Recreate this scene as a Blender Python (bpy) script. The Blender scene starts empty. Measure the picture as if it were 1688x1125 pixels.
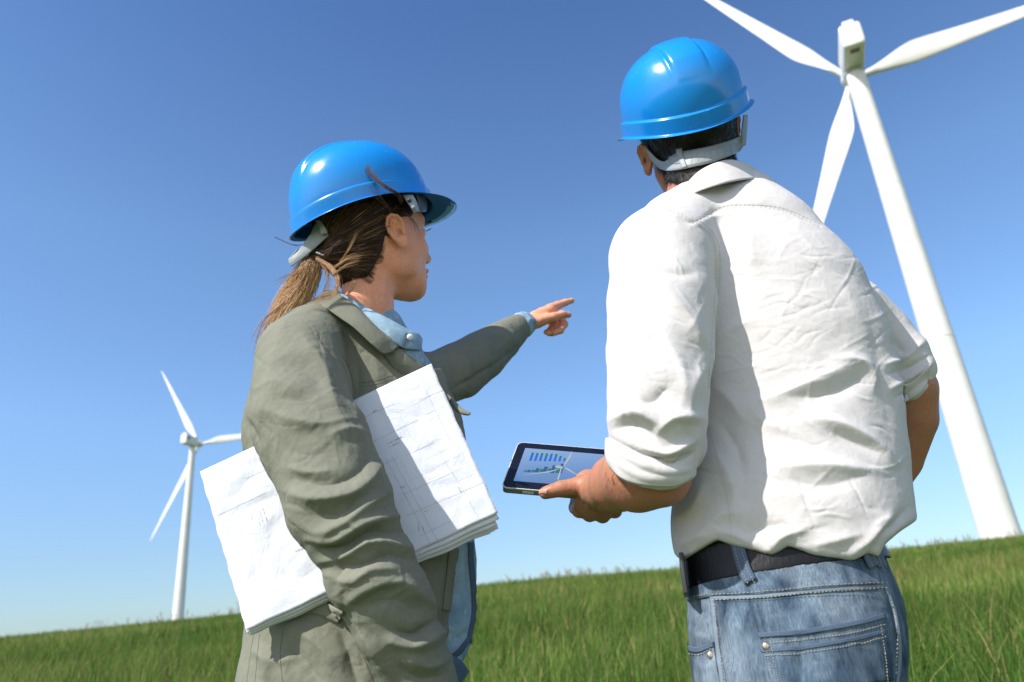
import bpy, math, random
import numpy as np
from mathutils import Vector, Matrix
from mathutils.bvhtree import BVHTree
from mathutils.kdtree import KDTree
random.seed(3)
rng = np.random.default_rng(11)
rad = math.radians

# ------------------------------------------------------------------ camera
FPX, CX, CY = 1180.0, 844.0, 562.5
PITCH, ROLL = rad(21.2), rad(4.7)
CAMP = np.array([0.0, 0.0, 0.95])
CF = np.array([0, math.cos(PITCH), math.sin(PITCH)])
_u0 = np.array([0, -math.sin(PITCH), math.cos(PITCH)])
_r0 = np.array([1.0, 0, 0])
CR = math.cos(ROLL) * _r0 - math.sin(ROLL) * _u0
CU = math.sin(ROLL) * _r0 + math.cos(ROLL) * _u0
sc = bpy.context.scene
cam_data = bpy.data.cameras.new('camera')
cam = bpy.data.objects.new('camera', cam_data)
sc.collection.objects.link(cam)
cam.matrix_world = Matrix(((CR[0], CU[0], -CF[0], CAMP[0]), (CR[1], CU[1], -CF[1], CAMP[1]), (CR[2], CU[2], -CF[2], CAMP[2]), (0, 0, 0, 1)))
cam_data.sensor_width = 36.0
cam_data.lens = FPX / 1688.0 * 36.0
cam_data.clip_start = 0.02
cam_data.clip_end = 20000
cam_data.dof.use_dof = True
cam_data.dof.focus_distance = 1.12
cam_data.dof.aperture_fstop = 5.0
sc.camera = cam

# ------------------------------------------------------------------ sun, sky, exposure
SUN = np.array([-0.56, -0.43, 0.74])
SUN = SUN / np.linalg.norm(SUN)
sun_el = math.asin(SUN[2])
sun_az = math.atan2(SUN[0], SUN[1])
wd = bpy.data.worlds.new('World')
sc.world = wd
wd.use_nodes = True
wn = wd.node_tree
wn.nodes.clear()
w_out = wn.nodes.new('ShaderNodeOutputWorld')
w_bg = wn.nodes.new('ShaderNodeBackground')
w_sky = wn.nodes.new('ShaderNodeTexSky')
w_sky.sky_type = 'NISHITA'
w_sky.sun_disc = False
w_sky.sun_elevation = sun_el
w_sky.sun_rotation = sun_az
w_sky.altitude = 200
w_sky.air_density = 1.0
w_sky.dust_density = 0.5
w_sky.ozone_density = 2.5
w_bg.inputs['Strength'].default_value = 0.15
w_tc = wn.nodes.new('ShaderNodeTexCoord')
w_sep = wn.nodes.new('ShaderNodeSeparateXYZ')
w_rmp = wn.nodes.new('ShaderNodeValToRGB')
w_mul = wn.nodes.new('ShaderNodeMix')
w_mul.data_type = 'RGBA'; w_mul.blend_type = 'MULTIPLY'; w_mul.inputs[0].default_value = 1.0
wn.links.new(w_tc.outputs['Generated'], w_sep.inputs[0])
wn.links.new(w_sep.outputs['Z'], w_rmp.inputs[0])
_e = w_rmp.color_ramp.elements
for _ in range(3): _e.new(0.5)
for _el, (_p, _c) in zip(_e, [(0.0, (.44, .55, .69)), (0.10, (.56, .64, .74)), (0.26, (.76, .87, .97)), (0.48, (.76, .90, 1.0)), (0.72, (.54, .71, .90))]):
    _el.position = _p; _el.color = (*_c, 1)
wn.links.new(w_sky.outputs[0], w_mul.inputs[6])
wn.links.new(w_rmp.outputs[0], w_mul.inputs[7])
# added warm fill: sky behind the camera is brightened to warm shaded sides
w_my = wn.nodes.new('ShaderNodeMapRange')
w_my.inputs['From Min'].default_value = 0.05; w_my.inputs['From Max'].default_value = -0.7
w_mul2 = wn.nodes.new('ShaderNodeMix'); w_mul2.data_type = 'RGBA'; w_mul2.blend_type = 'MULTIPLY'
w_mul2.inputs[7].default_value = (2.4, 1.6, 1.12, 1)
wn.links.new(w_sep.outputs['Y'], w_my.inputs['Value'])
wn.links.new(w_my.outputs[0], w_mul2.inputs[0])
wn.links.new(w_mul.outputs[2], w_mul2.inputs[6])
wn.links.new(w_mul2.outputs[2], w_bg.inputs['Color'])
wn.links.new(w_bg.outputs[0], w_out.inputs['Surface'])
sl = bpy.data.lights.new('sun', 'SUN')
sl.energy = 4.3
sl.angle = rad(0.53)
sl.color = (1.0, 0.96, 0.90)
so = bpy.data.objects.new('sun', sl)
sc.collection.objects.link(so)
so.rotation_euler = Vector(-SUN).to_track_quat('-Z', 'Y').to_euler()
so.location = (-20, -10, 40)
sc.view_settings.view_transform = 'Standard'
sc.view_settings.look = 'None'
sc.view_settings.exposure = 0.5
sc.view_settings.gamma = 1.0
sc.cycles.max_bounces = 6
sc.cycles.diffuse_bounces = 3
sc.cycles.use_adaptive_sampling = True
sc.cycles.adaptive_threshold = 0.02
sc.cycles.use_denoising = True

# ------------------------------------------------------------------ objects
COL = sc.collection
WLOC = {}


def tag(o, label=None, cat=None, group=None, kind=None):
    if label: o['label'] = label
    if cat: o['category'] = cat
    if group: o['group'] = group
    if kind: o['kind'] = kind
    return o


def thing(name, loc, label, cat, group=None):
    o = bpy.data.objects.new(name, None)
    o.empty_display_size = 0.1
    COL.objects.link(o)
    o.location = loc
    WLOC[o.name] = np.array(loc, float)
    return tag(o, label, cat, group)


def mk(name, V, F, mat=None, parent=None, smooth=True, local=False, mats=None, midx=None):
    """mesh object from world-space vertices (metres) and faces (array of quads/tris or list)"""
    V = np.asarray(V, float)
    base = WLOC[parent.name] if parent is not None else np.zeros(3)
    if not local:
        V = V - base
    me = bpy.data.meshes.new(name)
    if isinstance(F, np.ndarray):
        n, k = F.shape
        tot = np.full(n, k)
        flat = F.ravel()
    else:
        tot = np.array([len(q) for q in F])
        flat = np.concatenate([np.asarray(q) for q in F])
    me.vertices.add(len(V))
    me.vertices.foreach_set('co', V.astype(np.float32).ravel())
    me.loops.add(len(flat))
    me.loops.foreach_set('vertex_index', flat.astype(np.int32))
    me.polygons.add(len(tot))
    st = np.concatenate([[0], np.cumsum(tot)[:-1]])
    me.polygons.foreach_set('loop_start', st.astype(np.int32))
    me.polygons.foreach_set('loop_total', tot.astype(np.int32))
    me.polygons.foreach_set('use_smooth', np.full(len(tot), smooth))
    if mats:
        for m in mats: me.materials.append(m)
        me.polygons.foreach_set('material_index', np.asarray(midx, np.int32))
    elif mat:
        me.materials.append(mat)
    me.update(calc_edges=True)
    me.validate()
    o = bpy.data.objects.new(name, me)
    COL.objects.link(o)
    if parent is not None: o.parent = parent
    WLOC[o.name] = base
    return o


def join(parts):
    """[(V,F)...] -> one V, list F"""
    Vs, Fs, n = [], [], 0
    same = len({p[1].shape[1] for p in parts if isinstance(p[1], np.ndarray)}) == 1 and all(isinstance(p[1], np.ndarray) for p in parts)
    for V, F in parts:
        Vs.append(V)
        if same: Fs.append(F + n)
        else: Fs.extend([[i + n for i in q] for q in F])
        n += len(V)
    return np.concatenate(Vs), (np.concatenate(Fs) if same else Fs)


# ------------------------------------------------------------------ materials
def material(name, base, rough=0.6, spec=0.5, metal=0.0):
    m = bpy.data.materials.new(name)
    m.use_nodes = True
    b = m.node_tree.nodes['Principled BSDF']
    b.inputs['Base Color'].default_value = (*base, 1)
    b.inputs['Roughness'].default_value = rough
    b.inputs['Specular IOR Level'].default_value = spec
    b.inputs['Metallic'].default_value = metal
    return m


class NT:
    def __init__(self, m):
        self.m = m; self.t = m.node_tree; self.b = self.t.nodes['Principled BSDF']
        self.tc = self.t.nodes.new('ShaderNodeTexCoord')

    def n(self, typ, **kw):
        nd = self.t.nodes.new(typ)
        for k, v in kw.items():
            if k.startswith('i_'):
                key = k[2:].replace('_', ' ')
                nd.inputs[key].default_value = v
            else: setattr(nd, k, v)
        return nd

    def l(self, a, b): self.t.links.new(a, b)

    def noise(self, scale, detail=3, rough=0.5, dist=0.0, stretch=None, rot=None, coord='Object'):
        src = self.tc.outputs[coord]
        if stretch or rot:
            mp = self.n('ShaderNodeMapping')
            if stretch: mp.inputs['Scale'].default_value = stretch
            if rot: mp.inputs['Rotation'].default_value = rot
            self.l(src, mp.inputs['Vector']); src = mp.outputs[0]
        nd = self.n('ShaderNodeTexNoise', i_Scale=scale, i_Detail=detail, i_Roughness=rough, i_Distortion=dist)
        self.l(src, nd.inputs['Vector'])
        return nd.outputs['Fac']

    def ramp(self, fac, stops, interp='LINEAR'):
        r = self.n('ShaderNodeValToRGB')
        r.color_ramp.interpolation = interp
        el = r.color_ramp.elements
        while len(el) < len(stops): el.new(0.5)
        for e, (p, c) in zip(el, stops):
            e.position = p
            e.color = (*c, 1) if len(c) == 3 else c
        self.l(fac, r.inputs[0])
        return r.outputs['Color']

    def mix(self, fac, a, b, blend='MIX'):
        m = self.n('ShaderNodeMix', data_type='RGBA', blend_type=blend)
        for s, v in ((m.inputs[0], fac), (m.inputs[6], a), (m.inputs[7], b)):
            if isinstance(v, (int, float)): s.default_value = v
            elif isinstance(v, tuple): s.default_value = (*v, 1)
            else: self.l(v, s)
        return m.outputs[2]

    def math(self, op, a, b=0.0):
        m = self.n('ShaderNodeMath', operation=op)
        for s, v in ((m.inputs[0], a), (m.inputs[1], b)):
            if isinstance(v, (int, float)): s.default_value = v
            else: self.l(v, s)
        return m.outputs[0]

    def bump(self, hs, prev=None):
        """hs: list of (height socket, distance, strength)"""
        for h, dist, st in hs:
            bp = self.n('ShaderNodeBump', i_Distance=dist, i_Strength=st)
            self.l(h, bp.inputs['Height'])
            if prev is not None: self.l(prev, bp.inputs['Normal'])
            prev = bp.outputs[0]
        self.l(prev, self.b.inputs['Normal'])


def cloth_mat(name, c1, c2, rough=0.85, weave=1400, wr=0.0012, sheen=0.15, fine=1.0, wstretch=(1, 1, 1), mott=0.84):
    m = material(name, c1, rough, 0.25)
    k = NT(m)
    big = k.noise(7, 4, 0.6)
    fine_ = k.noise(210, 3, 0.6)
    k.l(k.mix(0.5, k.mix(big, c1, c2), k.ramp(fine_, [(0.3, (mott,) * 3), (0.7, (1.06,) * 3)]), 'MULTIPLY'), k.b.inputs['Base Color'])
    wv = k.noise(weave, 2, 0.5)
    ridge = k.math('ABSOLUTE', k.math('SUBTRACT', k.noise(17, 2, 0.5, 0.9, stretch=wstretch), 0.5))
    ridge = k.ramp(ridge, [(0.0, (1, 1, 1)), (0.05, (0.25, 0.25, 0.25)), (0.12, (0, 0, 0))])
    cr = k.noise(45, 5, 0.62, 0.6, stretch=wstretch)
    cr2 = k.noise(140, 3, 0.6, 0.8)
    k.bump([(ridge, wr * 2.0, 0.10), (cr, wr * 3, 0.5), (cr2, wr * 0.8, 0.5), (wv, 0.0003 * fine, 0.6)])
    k.b.inputs['Sheen Weight'].default_value = sheen
    k.b.inputs['Sheen Roughness'].default_value = 0.5
    return m

M = {}
# turbines
m = material('turbine_white', (0.78, 0.78, 0.74), 0.45, 0.4); k = NT(m)
g1 = k.noise(0.35, 4, 0.6)
k.l(k.ramp(g1, [(0.3, (0.70, 0.70, 0.65)), (0.7, (0.80, 0.80, 0.77))]), k.b.inputs['Base Color'])
M['turbine'] = m
M['turbine_dark'] = material('turbine_grille', (0.16, 0.14, 0.11), 0.6)
M['turbine_grey'] = material('turbine_grey', (0.42, 0.44, 0.45), 0.55)


# ------------------------------------------------------------------ ground
def fbm(x, y, seed=0, oct=4):
    s = np.zeros_like(x, float); a = 1.0; r = np.random.default_rng(seed)
    for o in range(oct):
        for _ in range(3):
            th = r.uniform(0, 2 * math.pi); ph = r.uniform(0, 6.28)
            s += a / 3 * np.sin((x * math.cos(th) + y * math.sin(th)) * 2 ** o + ph)
        a *= 0.55
    return s


GZ0 = -0.03


def ground_h(x, y):
    x = np.asarray(x, float); y = np.asarray(y, float)
    yc = np.maximum(y, 0.5)
    az = x / (np.abs(yc) + 8)
    # gradient of the crest as seen from the photographer: lower on the left, a little higher on the right
    e = 0.0385 + 0.017 * np.clip(az, -1.2, 1.2) + 0.006 * np.exp(-((az - 0.0) / 0.16) ** 2)
    crest = 78.0
    zc = 0.95 + e * crest - 0.30
    t = np.clip(y / crest, -2, 1)
    z = GZ0 + (zc - GZ0) * (1 - (1 - np.clip(t, -0.3, 1)) ** 1.25)
    over = np.maximum(y - crest, 0)
    z = z + np.where(y > crest, 0.012 * np.minimum(over, 60) , 0) - 0.03 * np.maximum(over - 60, 0) * np.clip((2500 - over) / 2500, 0.3, 1)
    z = z + 0.06 * fbm(x * 0.35, y * 0.35, 4, 3) * np.clip((np.hypot(x, y) - 3) / 8, 0, 1)
    return z


def grid_sheet(xs, ys, hf):
    X, Y = np.meshgrid(xs, ys)
    V = np.stack([X.ravel(), Y.ravel(), hf(X.ravel(), Y.ravel())], 1)
    nx, ny = len(xs), len(ys)
    i = (np.arange(ny - 1)[:, None] * nx + np.arange(nx - 1)[None]).ravel()
    return V, np.stack([i, i + 1, i + nx + 1, i + nx], 1)


def spaced(lim, n, p=2.2):
    t = np.linspace(-1, 1, n)
    return np.sign(t) * np.abs(t) ** p * lim


gm = material('field_soil', (0.07, 0.075, 0.03), 0.95, 0.1); k = NT(gm)
f1 = k.noise(0.9, 5, 0.6); f2 = k.noise(0.06, 3, 0.5)
c1 = k.ramp(f1, [(0.3, (0.035, 0.055, 0.012)), (0.55, (0.06, 0.10, 0.02)), (0.75, (0.12, 0.12, 0.04))])
c2 = k.mix(k.ramp(f2, [(0.45, (0, 0, 0)), (0.7, (1, 1, 1))]), c1, (0.11, 0.13, 0.045))
k.l(c2, k.b.inputs['Base Color'])
V, F = grid_sheet(spaced(3000, 161), np.concatenate([-spaced(400, 41)[:20][::-1] * 0 + np.linspace(-400, -12, 20), np.linspace(-10, 100, 111), np.linspace(104, 200, 25), np.geomspace(220, 5000, 20)]), ground_h)
ground = mk('ground', V, F, gm)
tag(ground, kind='structure')

# ------------------------------------------------------------------ grass
def grass():
    Vs, Fs, Cs = [], [], []
    n0 = 0
    zones = [(3.0, 9, 520, 0.0045, 1.0, 3), (9, 18, 300, 0.0065, 1.0, 3), (18, 36, 110, 0.010, 1.05, 2), (36, 84, 26, 0.022, 1.15, 2)]
    for (d0, d1, dens, w, hs, seg) in zones:
        tanx = 1.12
        area = tanx * (d1 ** 2 - d0 ** 2) + 2.0 * (d1 - d0)
        n = int(area * dens)
        D = np.sqrt(rng.uniform(d0 ** 2, d1 ** 2, n))
        x = rng.uniform(-1, 1, n) * (D * tanx + 1.0)
        # clump into drilled tufts
        x = x + 0.05 * np.sin(x * 9 + D * 2); 
        z = ground_h(x, D)
        # keep the patch under the two people free of tall blades
        h = rng.gamma(9, 0.030, n) * hs * (1 + 0.22 * fbm(x * 0.8, D * 0.8, 8, 3))
        h = np.clip(h, 0.10, 0.6)
        dry = (fbm(x * 0.5, D * 0.22, 21, 3) + 1.1 * np.clip((D - 45) / 35, 0, 1) * np.clip(0.35 + x / D * 1.3, 0, 1.3))
        lean = rng.uniform(0.05, 0.8, n) ** 1.3
        la = rng.uniform(0, 2 * math.pi, n)
        lx, ly = np.cos(la) * lean * h + 0.06 * h, np.sin(la) * lean * h
        ba = rng.uniform(0, math.pi, n)
        wx, wy = np.cos(ba) * w, np.sin(ba) * w
        rows = []
        for s in range(seg + 1):
            t = s / seg
            wd_ = (1 - t ** 1.6) if s < seg else 0.06
            cxp = x + lx * t ** 1.9; cyp = D + ly * t ** 1.9; czp = z + h * (t - 0.18 * lean * t ** 3)
            rows.append(np.stack([cxp - wx * wd_, cyp - wy * wd_, czp], 1))
            rows.append(np.stack([cxp + wx * wd_, cyp + wy * wd_, czp], 1))
        R = np.stack(rows, 1)  # n, 2*(seg+1), 3
        base = n0 + np.arange(n)[:, None] * (2 * (seg + 1))
        for s in range(seg):
            Fs.append(base + np.array([2 * s, 2 * s + 1, 2 * s + 3, 2 * s + 2]))
        Vs.append(R.reshape(-1, 3)); n0 += R.shape[0] * R.shape[1]
        # per-blade tint: 0 green .. 1 straw
        yel = np.clip(rng.normal(0.18, 0.16, n) + 0.17 * dry + np.where(rng.uniform(size=n) < 0.07, 0.6, 0), 0, 1)
        tip = np.repeat(yel[:, None], 2 * (seg + 1), 1) + np.repeat(np.linspace(0, 1, seg + 1), 2)[None] * 0.16 * rng.uniform(0, 1.6, n)[:, None]
        val = np.clip(rng.uniform(0.0, 1.0, n) * .7 + .2 + 0.28 * fbm(x * 1.9, D * 0.9, 77, 3), 0, 1)
        col = np.stack([np.clip(tip, 0, 1), np.repeat(val[:, None], 2 * (seg + 1), 1), np.zeros_like(tip), np.ones_like(tip)], -1)
        Cs.append(col.reshape(-1, 4))
    V = np.concatenate(Vs); F = np.concatenate(Fs); C = np.concatenate(Cs)
    m = material('grass_blade', (0.1, 0.2, 0.04), 0.7, 0.12); k = NT(m)
    at_ = k.n('ShaderNodeAttribute', attribute_name='tint')
    sep = k.n('ShaderNodeSeparateColor'); k.l(at_.outputs['Color'], sep.inputs[0])
    c = k.ramp(sep.outputs[0], [(0.0, (0.050, 0.135, 0.018)), (0.3, (0.150, 0.245, 0.040)), (0.55, (0.32, 0.33, 0.08)), (0.8, (0.46, 0.36, 0.16)), (1.0, (0.52, 0.32, 0.15))])
    c = k.mix(0.75, c, k.ramp(sep.outputs[1], [(0, (0.26, 0.32, 0.30)), (1, (1.3, 1.3, 1.5))]), 'MULTIPLY')
    k.l(c, k.b.inputs['Base Color'])
    tr = k.n('ShaderNodeBsdfTranslucent'); k.l(c, tr.inputs['Color'])
    ms = k.n('ShaderNodeMixShader'); ms.inputs[0].default_value = 0.4
    k.l(k.b.outputs[0], ms.inputs[1]); k.l(tr.outputs[0], ms.inputs[2])
    k.l(ms.outputs[0], k.t.nodes['Material Output'].inputs[0])
    o = mk('grass', V, F, m, smooth=False)
    ca = o.data.color_attributes.new('tint', 'FLOAT_COLOR', 'POINT')
    ca.data.foreach_set('color', C.astype(np.float32).ravel())
    tag(o, 'green cereal grass with straw coloured tips covering the whole sloping field', 'grass', kind='stuff')
    return o


grass()

# tall dry weeds on the crest
def weeds():
    parts = []
    for _ in range(260):
        az = rng.choice([rng.uniform(-0.62, -0.28), rng.uniform(0.0, 0.14), rng.uniform(0.42, 0.7), rng.uniform(-0.05, 0.3)])
        D = rng.uniform(60, 82); x = az * D + rng.normal(0, 1)
        z = float(ground_h(x, D)); h = rng.uniform(0.5, 1.25)
        for b in range(rng.integers(2, 5)):
            a = rng.uniform(0, 6.28); l = rng.uniform(0.05, 0.35) * h
            hh = h * rng.uniform(0.6, 1)
            p0 = np.array([x, D, z]); p1 = p0 + [math.cos(a) * l, math.sin(a) * l, hh]
            w = 0.012
            pm = (p0 + p1) / 2 + [0, 0, 0.05]
            parts.append((np.array([p0 - [w, 0, 0], p0 + [w, 0, 0], pm + [w, 0, 0], pm - [w, 0, 0], p1 + [w * 2, 0, 0], p1 - [w * 2, 0, 0]]), np.array([[0, 1, 2, 3], [3, 2, 4, 5]])))
    V, F = join(parts)
    o = mk('weeds', V, F, material('dry_weed', (0.22, 0.16, 0.10), 0.9), smooth=False)
    tag(o, 'thin dry brownish weeds along the crest of the field', 'weeds', kind='stuff')


weeds()

# ------------------------------------------------------------------ turbines
def lathe(p0, p1, r0, r1, n=48, seg=40, cap=True, axisprof=None):
    """tapered tube between two points, world metres; axisprof: list of (t, r)"""
    p0 = np.array(p0, float); p1 = np.array(p1, float); d = p1 - p0; L = np.linalg.norm(d); d /= L
    a = np.cross(d, [0, 0, 1.0]); a = a / np.linalg.norm(a) if np.linalg.norm(a) > 1e-3 else np.array([1.0, 0, 0]); b = np.cross(d, a)
    if axisprof is None: axisprof = [(t, r0 + (r1 - r0) * t) for t in np.linspace(0, 1, seg)]
    th = np.linspace(0, 2 * math.pi, n, endpoint=False)
    V = np.concatenate([p0 + d * L * t + r * (np.cos(th)[:, None] * a + np.sin(th)[:, None] * b) for t, r in axisprof])
    m_ = len(axisprof); F = []
    for i in range(m_ - 1):
        j = np.arange(n); j2 = (j + 1) % n
        F.append(np.stack([i * n + j, i * n + j2, (i + 1) * n + j2, (i + 1) * n + j], 1))
    F = [list(q) for q in np.concatenate(F)]
    if cap: F += [list(range(n))[::-1], list(range((m_ - 1) * n, m_ * n))]
    return V, F


def rounded_box(c, ax, ay, az, hx, hy, hz, r=0.25, cs=5):
    """box with axes ax,ay,az, half sizes; superellipse section lofted along ax"""
    n = 40; th = np.linspace(0, 2 * math.pi, n, endpoint=False)
    e = 0.28
    sy = np.sign(np.cos(th)) * np.abs(np.cos(th)) ** e; sz = np.sign(np.sin(th)) * np.abs(np.sin(th)) ** e
    prof = [(-1, .80), (-.985, .93), (-.95, .985), (-.9, 1), (.9, 1), (.95, .985), (.985, .93), (1, .80)]
    V = np.concatenate([c + ax * hx * t + (sy[:, None] * ay * hy + sz[:, None] * az * hz) * s for t, s in prof]); F = []
    for i in range(len(prof) - 1):
        j = np.arange(n); j2 = (j + 1) % n
        F += [list(q) for q in np.stack([i * n + j, i * n + j2, (i + 1) * n + j2, (i + 1) * n + j], 1)]
    F += [list(range(n))[::-1], list(range((len(prof) - 1) * n, len(prof) * n))]
    return V, F


def blade(hub, d, ax, L, chord=3.3, pitch=rad(25)):
    """d: blade direction, ax: rotor axis (pointing upwind). flattened aerofoil sections"""
    tdir = np.cross(ax, d)
    prof = [(0.015, 0.95, 1.0), (0.05, 0.95, 1.0), (0.09, 1.15, 0.85), (0.14, 1.9, 0.5), (0.2, 2.9, 0.3), (0.25, chord, 0.23), (0.32, chord * 0.93, 0.2), (0.45, chord * 0.74, 0.18), (0.6, chord * 0.57, 0.16), (0.75, chord * 0.42, 0.15), (0.88, chord * 0.29, 0.14), (0.95, chord * 0.2, 0.13), (0.985, chord * 0.1, 0.12), (1.0, 0.06, 0.12)]
    ts = np.linspace(0.015, 1, 60); pr_ = np.array(prof)
    ch = np.interp(ts, pr_[:, 0], pr_[:, 1]); tk = np.interp(ts, pr_[:, 0], pr_[:, 2])
    for _ in range(2):
        ch[1:-1] = (ch[:-2] + 2 * ch[1:-1] + ch[2:]) / 4
    n = 28; th = np.linspace(0, 2 * math.pi, n, endpoint=False); V = []
    for t, c, k_ in zip(ts, ch, tk):
        tw = pitch * (1 - t) ** 1.5
        e1 = tdir * math.cos(tw) + ax * math.sin(tw); e2 = -tdir * math.sin(tw) + ax * math.cos(tw)
        off = -(c - 0.95) * 0.22 if c > 0.95 else 0
        u = np.cos(th) * c / 2 + off
        fl = 1.0 if t < 0.1 else (0.6 + 0.4 * np.cos(th / 1.0))
        v = np.sin(th) * c / 2 * k_ * fl
        V.append(hub + d * t * L + u[:, None] * e1 + v[:, None] * e2)
    V = np.concatenate(V); F = []
    for i in range(len(ts) - 1):
        j = np.arange(n); j2 = (j + 1) % n
        F += [list(q) for q in np.stack([i * n + j, i * n + j2, (i + 1) * n + j2, (i + 1) * n + j], 1)]
    F += [list(range(n))[::-1], list(range((len(ts) - 1) * n, len(ts) * n))]
    return V, F


def turbine(base, H, rb, rt, yaw, rot, L, label, chord, back=6.2, hubfwd=4.2, nw=1.45, bseam=True):
    a = rad(yaw); ax = np.array([math.sin(a), math.cos(a), 0]); s = np.array([math.cos(a), -math.sin(a), 0]); up = np.array([0, 0, 1.0])
    t = thing('wind_turbine', tuple(base), label, 'wind turbine', 'wind turbines on the field')
    prof = [(q, rb + (rt - rb) * q) for q in np.linspace(0, 1, 60)]
    tw = mk('tower', *lathe(base - up * 3.0, base + up * H, 0, 0, 56, axisprof=prof), M['turbine'], t)
    for q in (0.36, 0.70):
        r = rb + (rt - rb) * q
        V, F = lathe(base + up * (H * q + (0.1 if q == 0 else 0)), base + up * (H * q + 0.10 + (0.1 if q == 0 else 0)), r + 0.012, r + 0.012, 56, 2)
        mk('flange', V, F, M['turbine'], tw)
    nc = base + up * (H + 2.0)
    hl = (back + 1.6) / 2
    na = mk('nacelle', *rounded_box(nc + ax * (1.6 - back) / 2, ax, s, up, hl, nw, 1.95), M['turbine'], t)
    mk('underside_hatch', *rounded_box(nc - ax * (back - 1.3) - up * 1.96, ax, s, up, 0.45, 0.62, 0.03), M['turbine_dark'], na)
    mk('yaw_collar', *lathe(base + up * (H - 0.4), base + up * (H + 0.12), rt * 1.06, rt * 1.12, 40, 3), M['turbine_grey'], na)
    mk('cooler_housing', *rounded_box(nc - ax * (back - 0.9) + up * 2.3, ax, s, up, 0.55, 0.75, 0.36), M['turbine'], na)
    V, F = lathe(nc - ax * (back - 1.9) + up * 1.9 + s * 0.5, nc - ax * (back - 1.9) + up * 3.3 + s * 0.5, 0.06, 0.04, 10, 3)
    mk('wind_vane', V, F, M['turbine_grey'], na)
    mk('side_vent', *rounded_box(nc - ax * (back - 1.5) + s * (nw + 0.012) + up * 0.6, ax, s, up, 0.7, 0.03, 0.6), M['turbine_dark'], na)
    hub = nc + ax * hubfwd
    hp = [(0, 0.9), (0.1, 1.25), (0.45, 1.45), (0.7, 1.25), (0.88, 0.8), (0.97, 0.4), (1.0, 0.05)]
    hb = mk('hub', *lathe(hub - ax * 1.9, hub + ax * 1.9, 0, 0, 40, axisprof=hp), M['turbine'], t)
    for g in rot:
        g = rad(g); d = s * math.cos(g) + up * math.sin(g)
        mk('blade', *blade(hub, d, ax, L, chord), M['turbine'], t)
    return t


turbine(np.array([53.2, 85.0, 5.7]), 65.8, 2.15, 1.25, 22, (124.5, 5, 246), 36, 'large white wind turbine towering on the right above the man in the cream shirt', 3.5)
turbine(np.array([-136.2, 290.0, 8.5]), 69.6, 2.2, 1.15, 12, (122, 1, 243), 43, 'small distant white wind turbine on the left behind the woman and her papers', 3.0)

# ------------------------------------------------------------------ implicit-surface modelling kit
# Figures are modelled in camera-aligned millimetres (x right, y down, z forward) and moved to world at the end.
WY = np.array([CR[1], -CU[1], CF[1]])       # world +y (forward) in those axes
WX = np.array([CR[0], -CU[0], CF[0]])
WZ = np.array([CR[2], -CU[2], CF[2]])


def U(x, y, D):
    """point seen at photo position x, y standing D mm in front of the photographer"""
    r = np.array([(x - CX) / FPX, (y - CY) / FPX, 1.0])
    return r * (D / (r @ WY))


def to_world(P):
    P = np.asarray(P, float)
    return CAMP + (P[..., 0:1] * CR - P[..., 1:2] * CU + P[..., 2:3] * CF) / 1000.0


def to_px(P):
    return CX + FPX * P[..., 0] / P[..., 2], CY + FPX * P[..., 1] / P[..., 2]


def smin(a, b, k):
    if k <= 0: return np.minimum(a, b)
    h = np.maximum(k - np.abs(a - b), 0) / k
    return np.minimum(a, b) - h * h * k * 0.25


class Limb:
    """chain of (x, y, D, half width px[, half depth mm]) with elliptical section; flat axis = nrm"""
    def __init__(self, pts, nrm=None, k=10, mm=False):
        self.P = np.array([U(*p[:3]) for p in pts]); sc_ = self.P[:, 2] / FPX
        self.a = np.array([p[3] for p in pts]) * (1 if mm else sc_)
        self.b = np.array([p[4] if len(p) > 4 else np.nan for p in pts])
        self.round = np.isnan(self.b).all()
        self.b = np.where(np.isnan(self.b), self.a, self.b)
        self.n = (WY if nrm is None else np.array(nrm, float)); self.n = self.n / np.linalg.norm(self.n)
        self.k = k * 0.22

    def box(self):
        r = np.maximum(self.a, self.b)[:, None] + 12
        return (self.P - r).min(0), (self.P + r).max(0)

    def __call__(self, Q):
        d = None
        n = len(self.P)
        for i in range(max(n - 1, 1)):
            A = self.P[i]; B = self.P[min(i + 1, n - 1)]; AB = B - A
            t = np.clip(((Q - A) @ AB) / max(AB @ AB, 1e-6), 0, 1)
            j = min(i + 1, n - 1)
            a = self.a[i] + (self.a[j] - self.a[i]) * t
            e = Q - A - t[:, None] * AB
            l2 = np.einsum('ij,ij->i', e, e)
            if self.round: di = np.sqrt(l2) - a
            else:
                b = self.b[i] + (self.b[j] - self.b[i]) * t
                v = e @ self.n; u2 = np.maximum(l2 - v * v, 0)
                k0 = np.sqrt(u2 / a ** 2 + v * v / b ** 2); k1 = np.sqrt(u2 / a ** 4 + v * v / b ** 4)
                di = k0 * (k0 - 1) / np.maximum(k1, 1e-9)
                di = np.where(k0 < 1e-3, -np.minimum(a, b), di)
            d = di if d is None else smin(d, di, self.k)
        return d


def frame(fwd, up):
    """orthonormal rows right, forward, up"""
    f = np.array(fwd, float); f /= np.linalg.norm(f)
    u = np.array(up, float); u = u - (u @ f) * f; u /= np.linalg.norm(u)
    return np.stack([np.cross(f, u), f, u])


def wdir(v):
    """world direction -> modelling axes"""
    v = np.array(v, float)
    return v[0] * WX + v[1] * WY + v[2] * WZ


class Ell:
    def __init__(self, c, r, R=None):
        self.c = np.array(c, float); self.r = np.array(r, float); self.R = np.eye(3) if R is None else R

    def box(self):
        return self.c - self.r.max() - 12, self.c + self.r.max() + 12

    def __call__(self, Q):
        q = (Q - self.c) @ self.R.T
        k0 = np.sqrt(((q / self.r) ** 2).sum(1)); k1 = np.sqrt(((q / self.r ** 2) ** 2).sum(1))
        return np.where(k0 < 1e-3, -self.r.min(), k0 * (k0 - 1) / np.maximum(k1, 1e-9))


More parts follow.
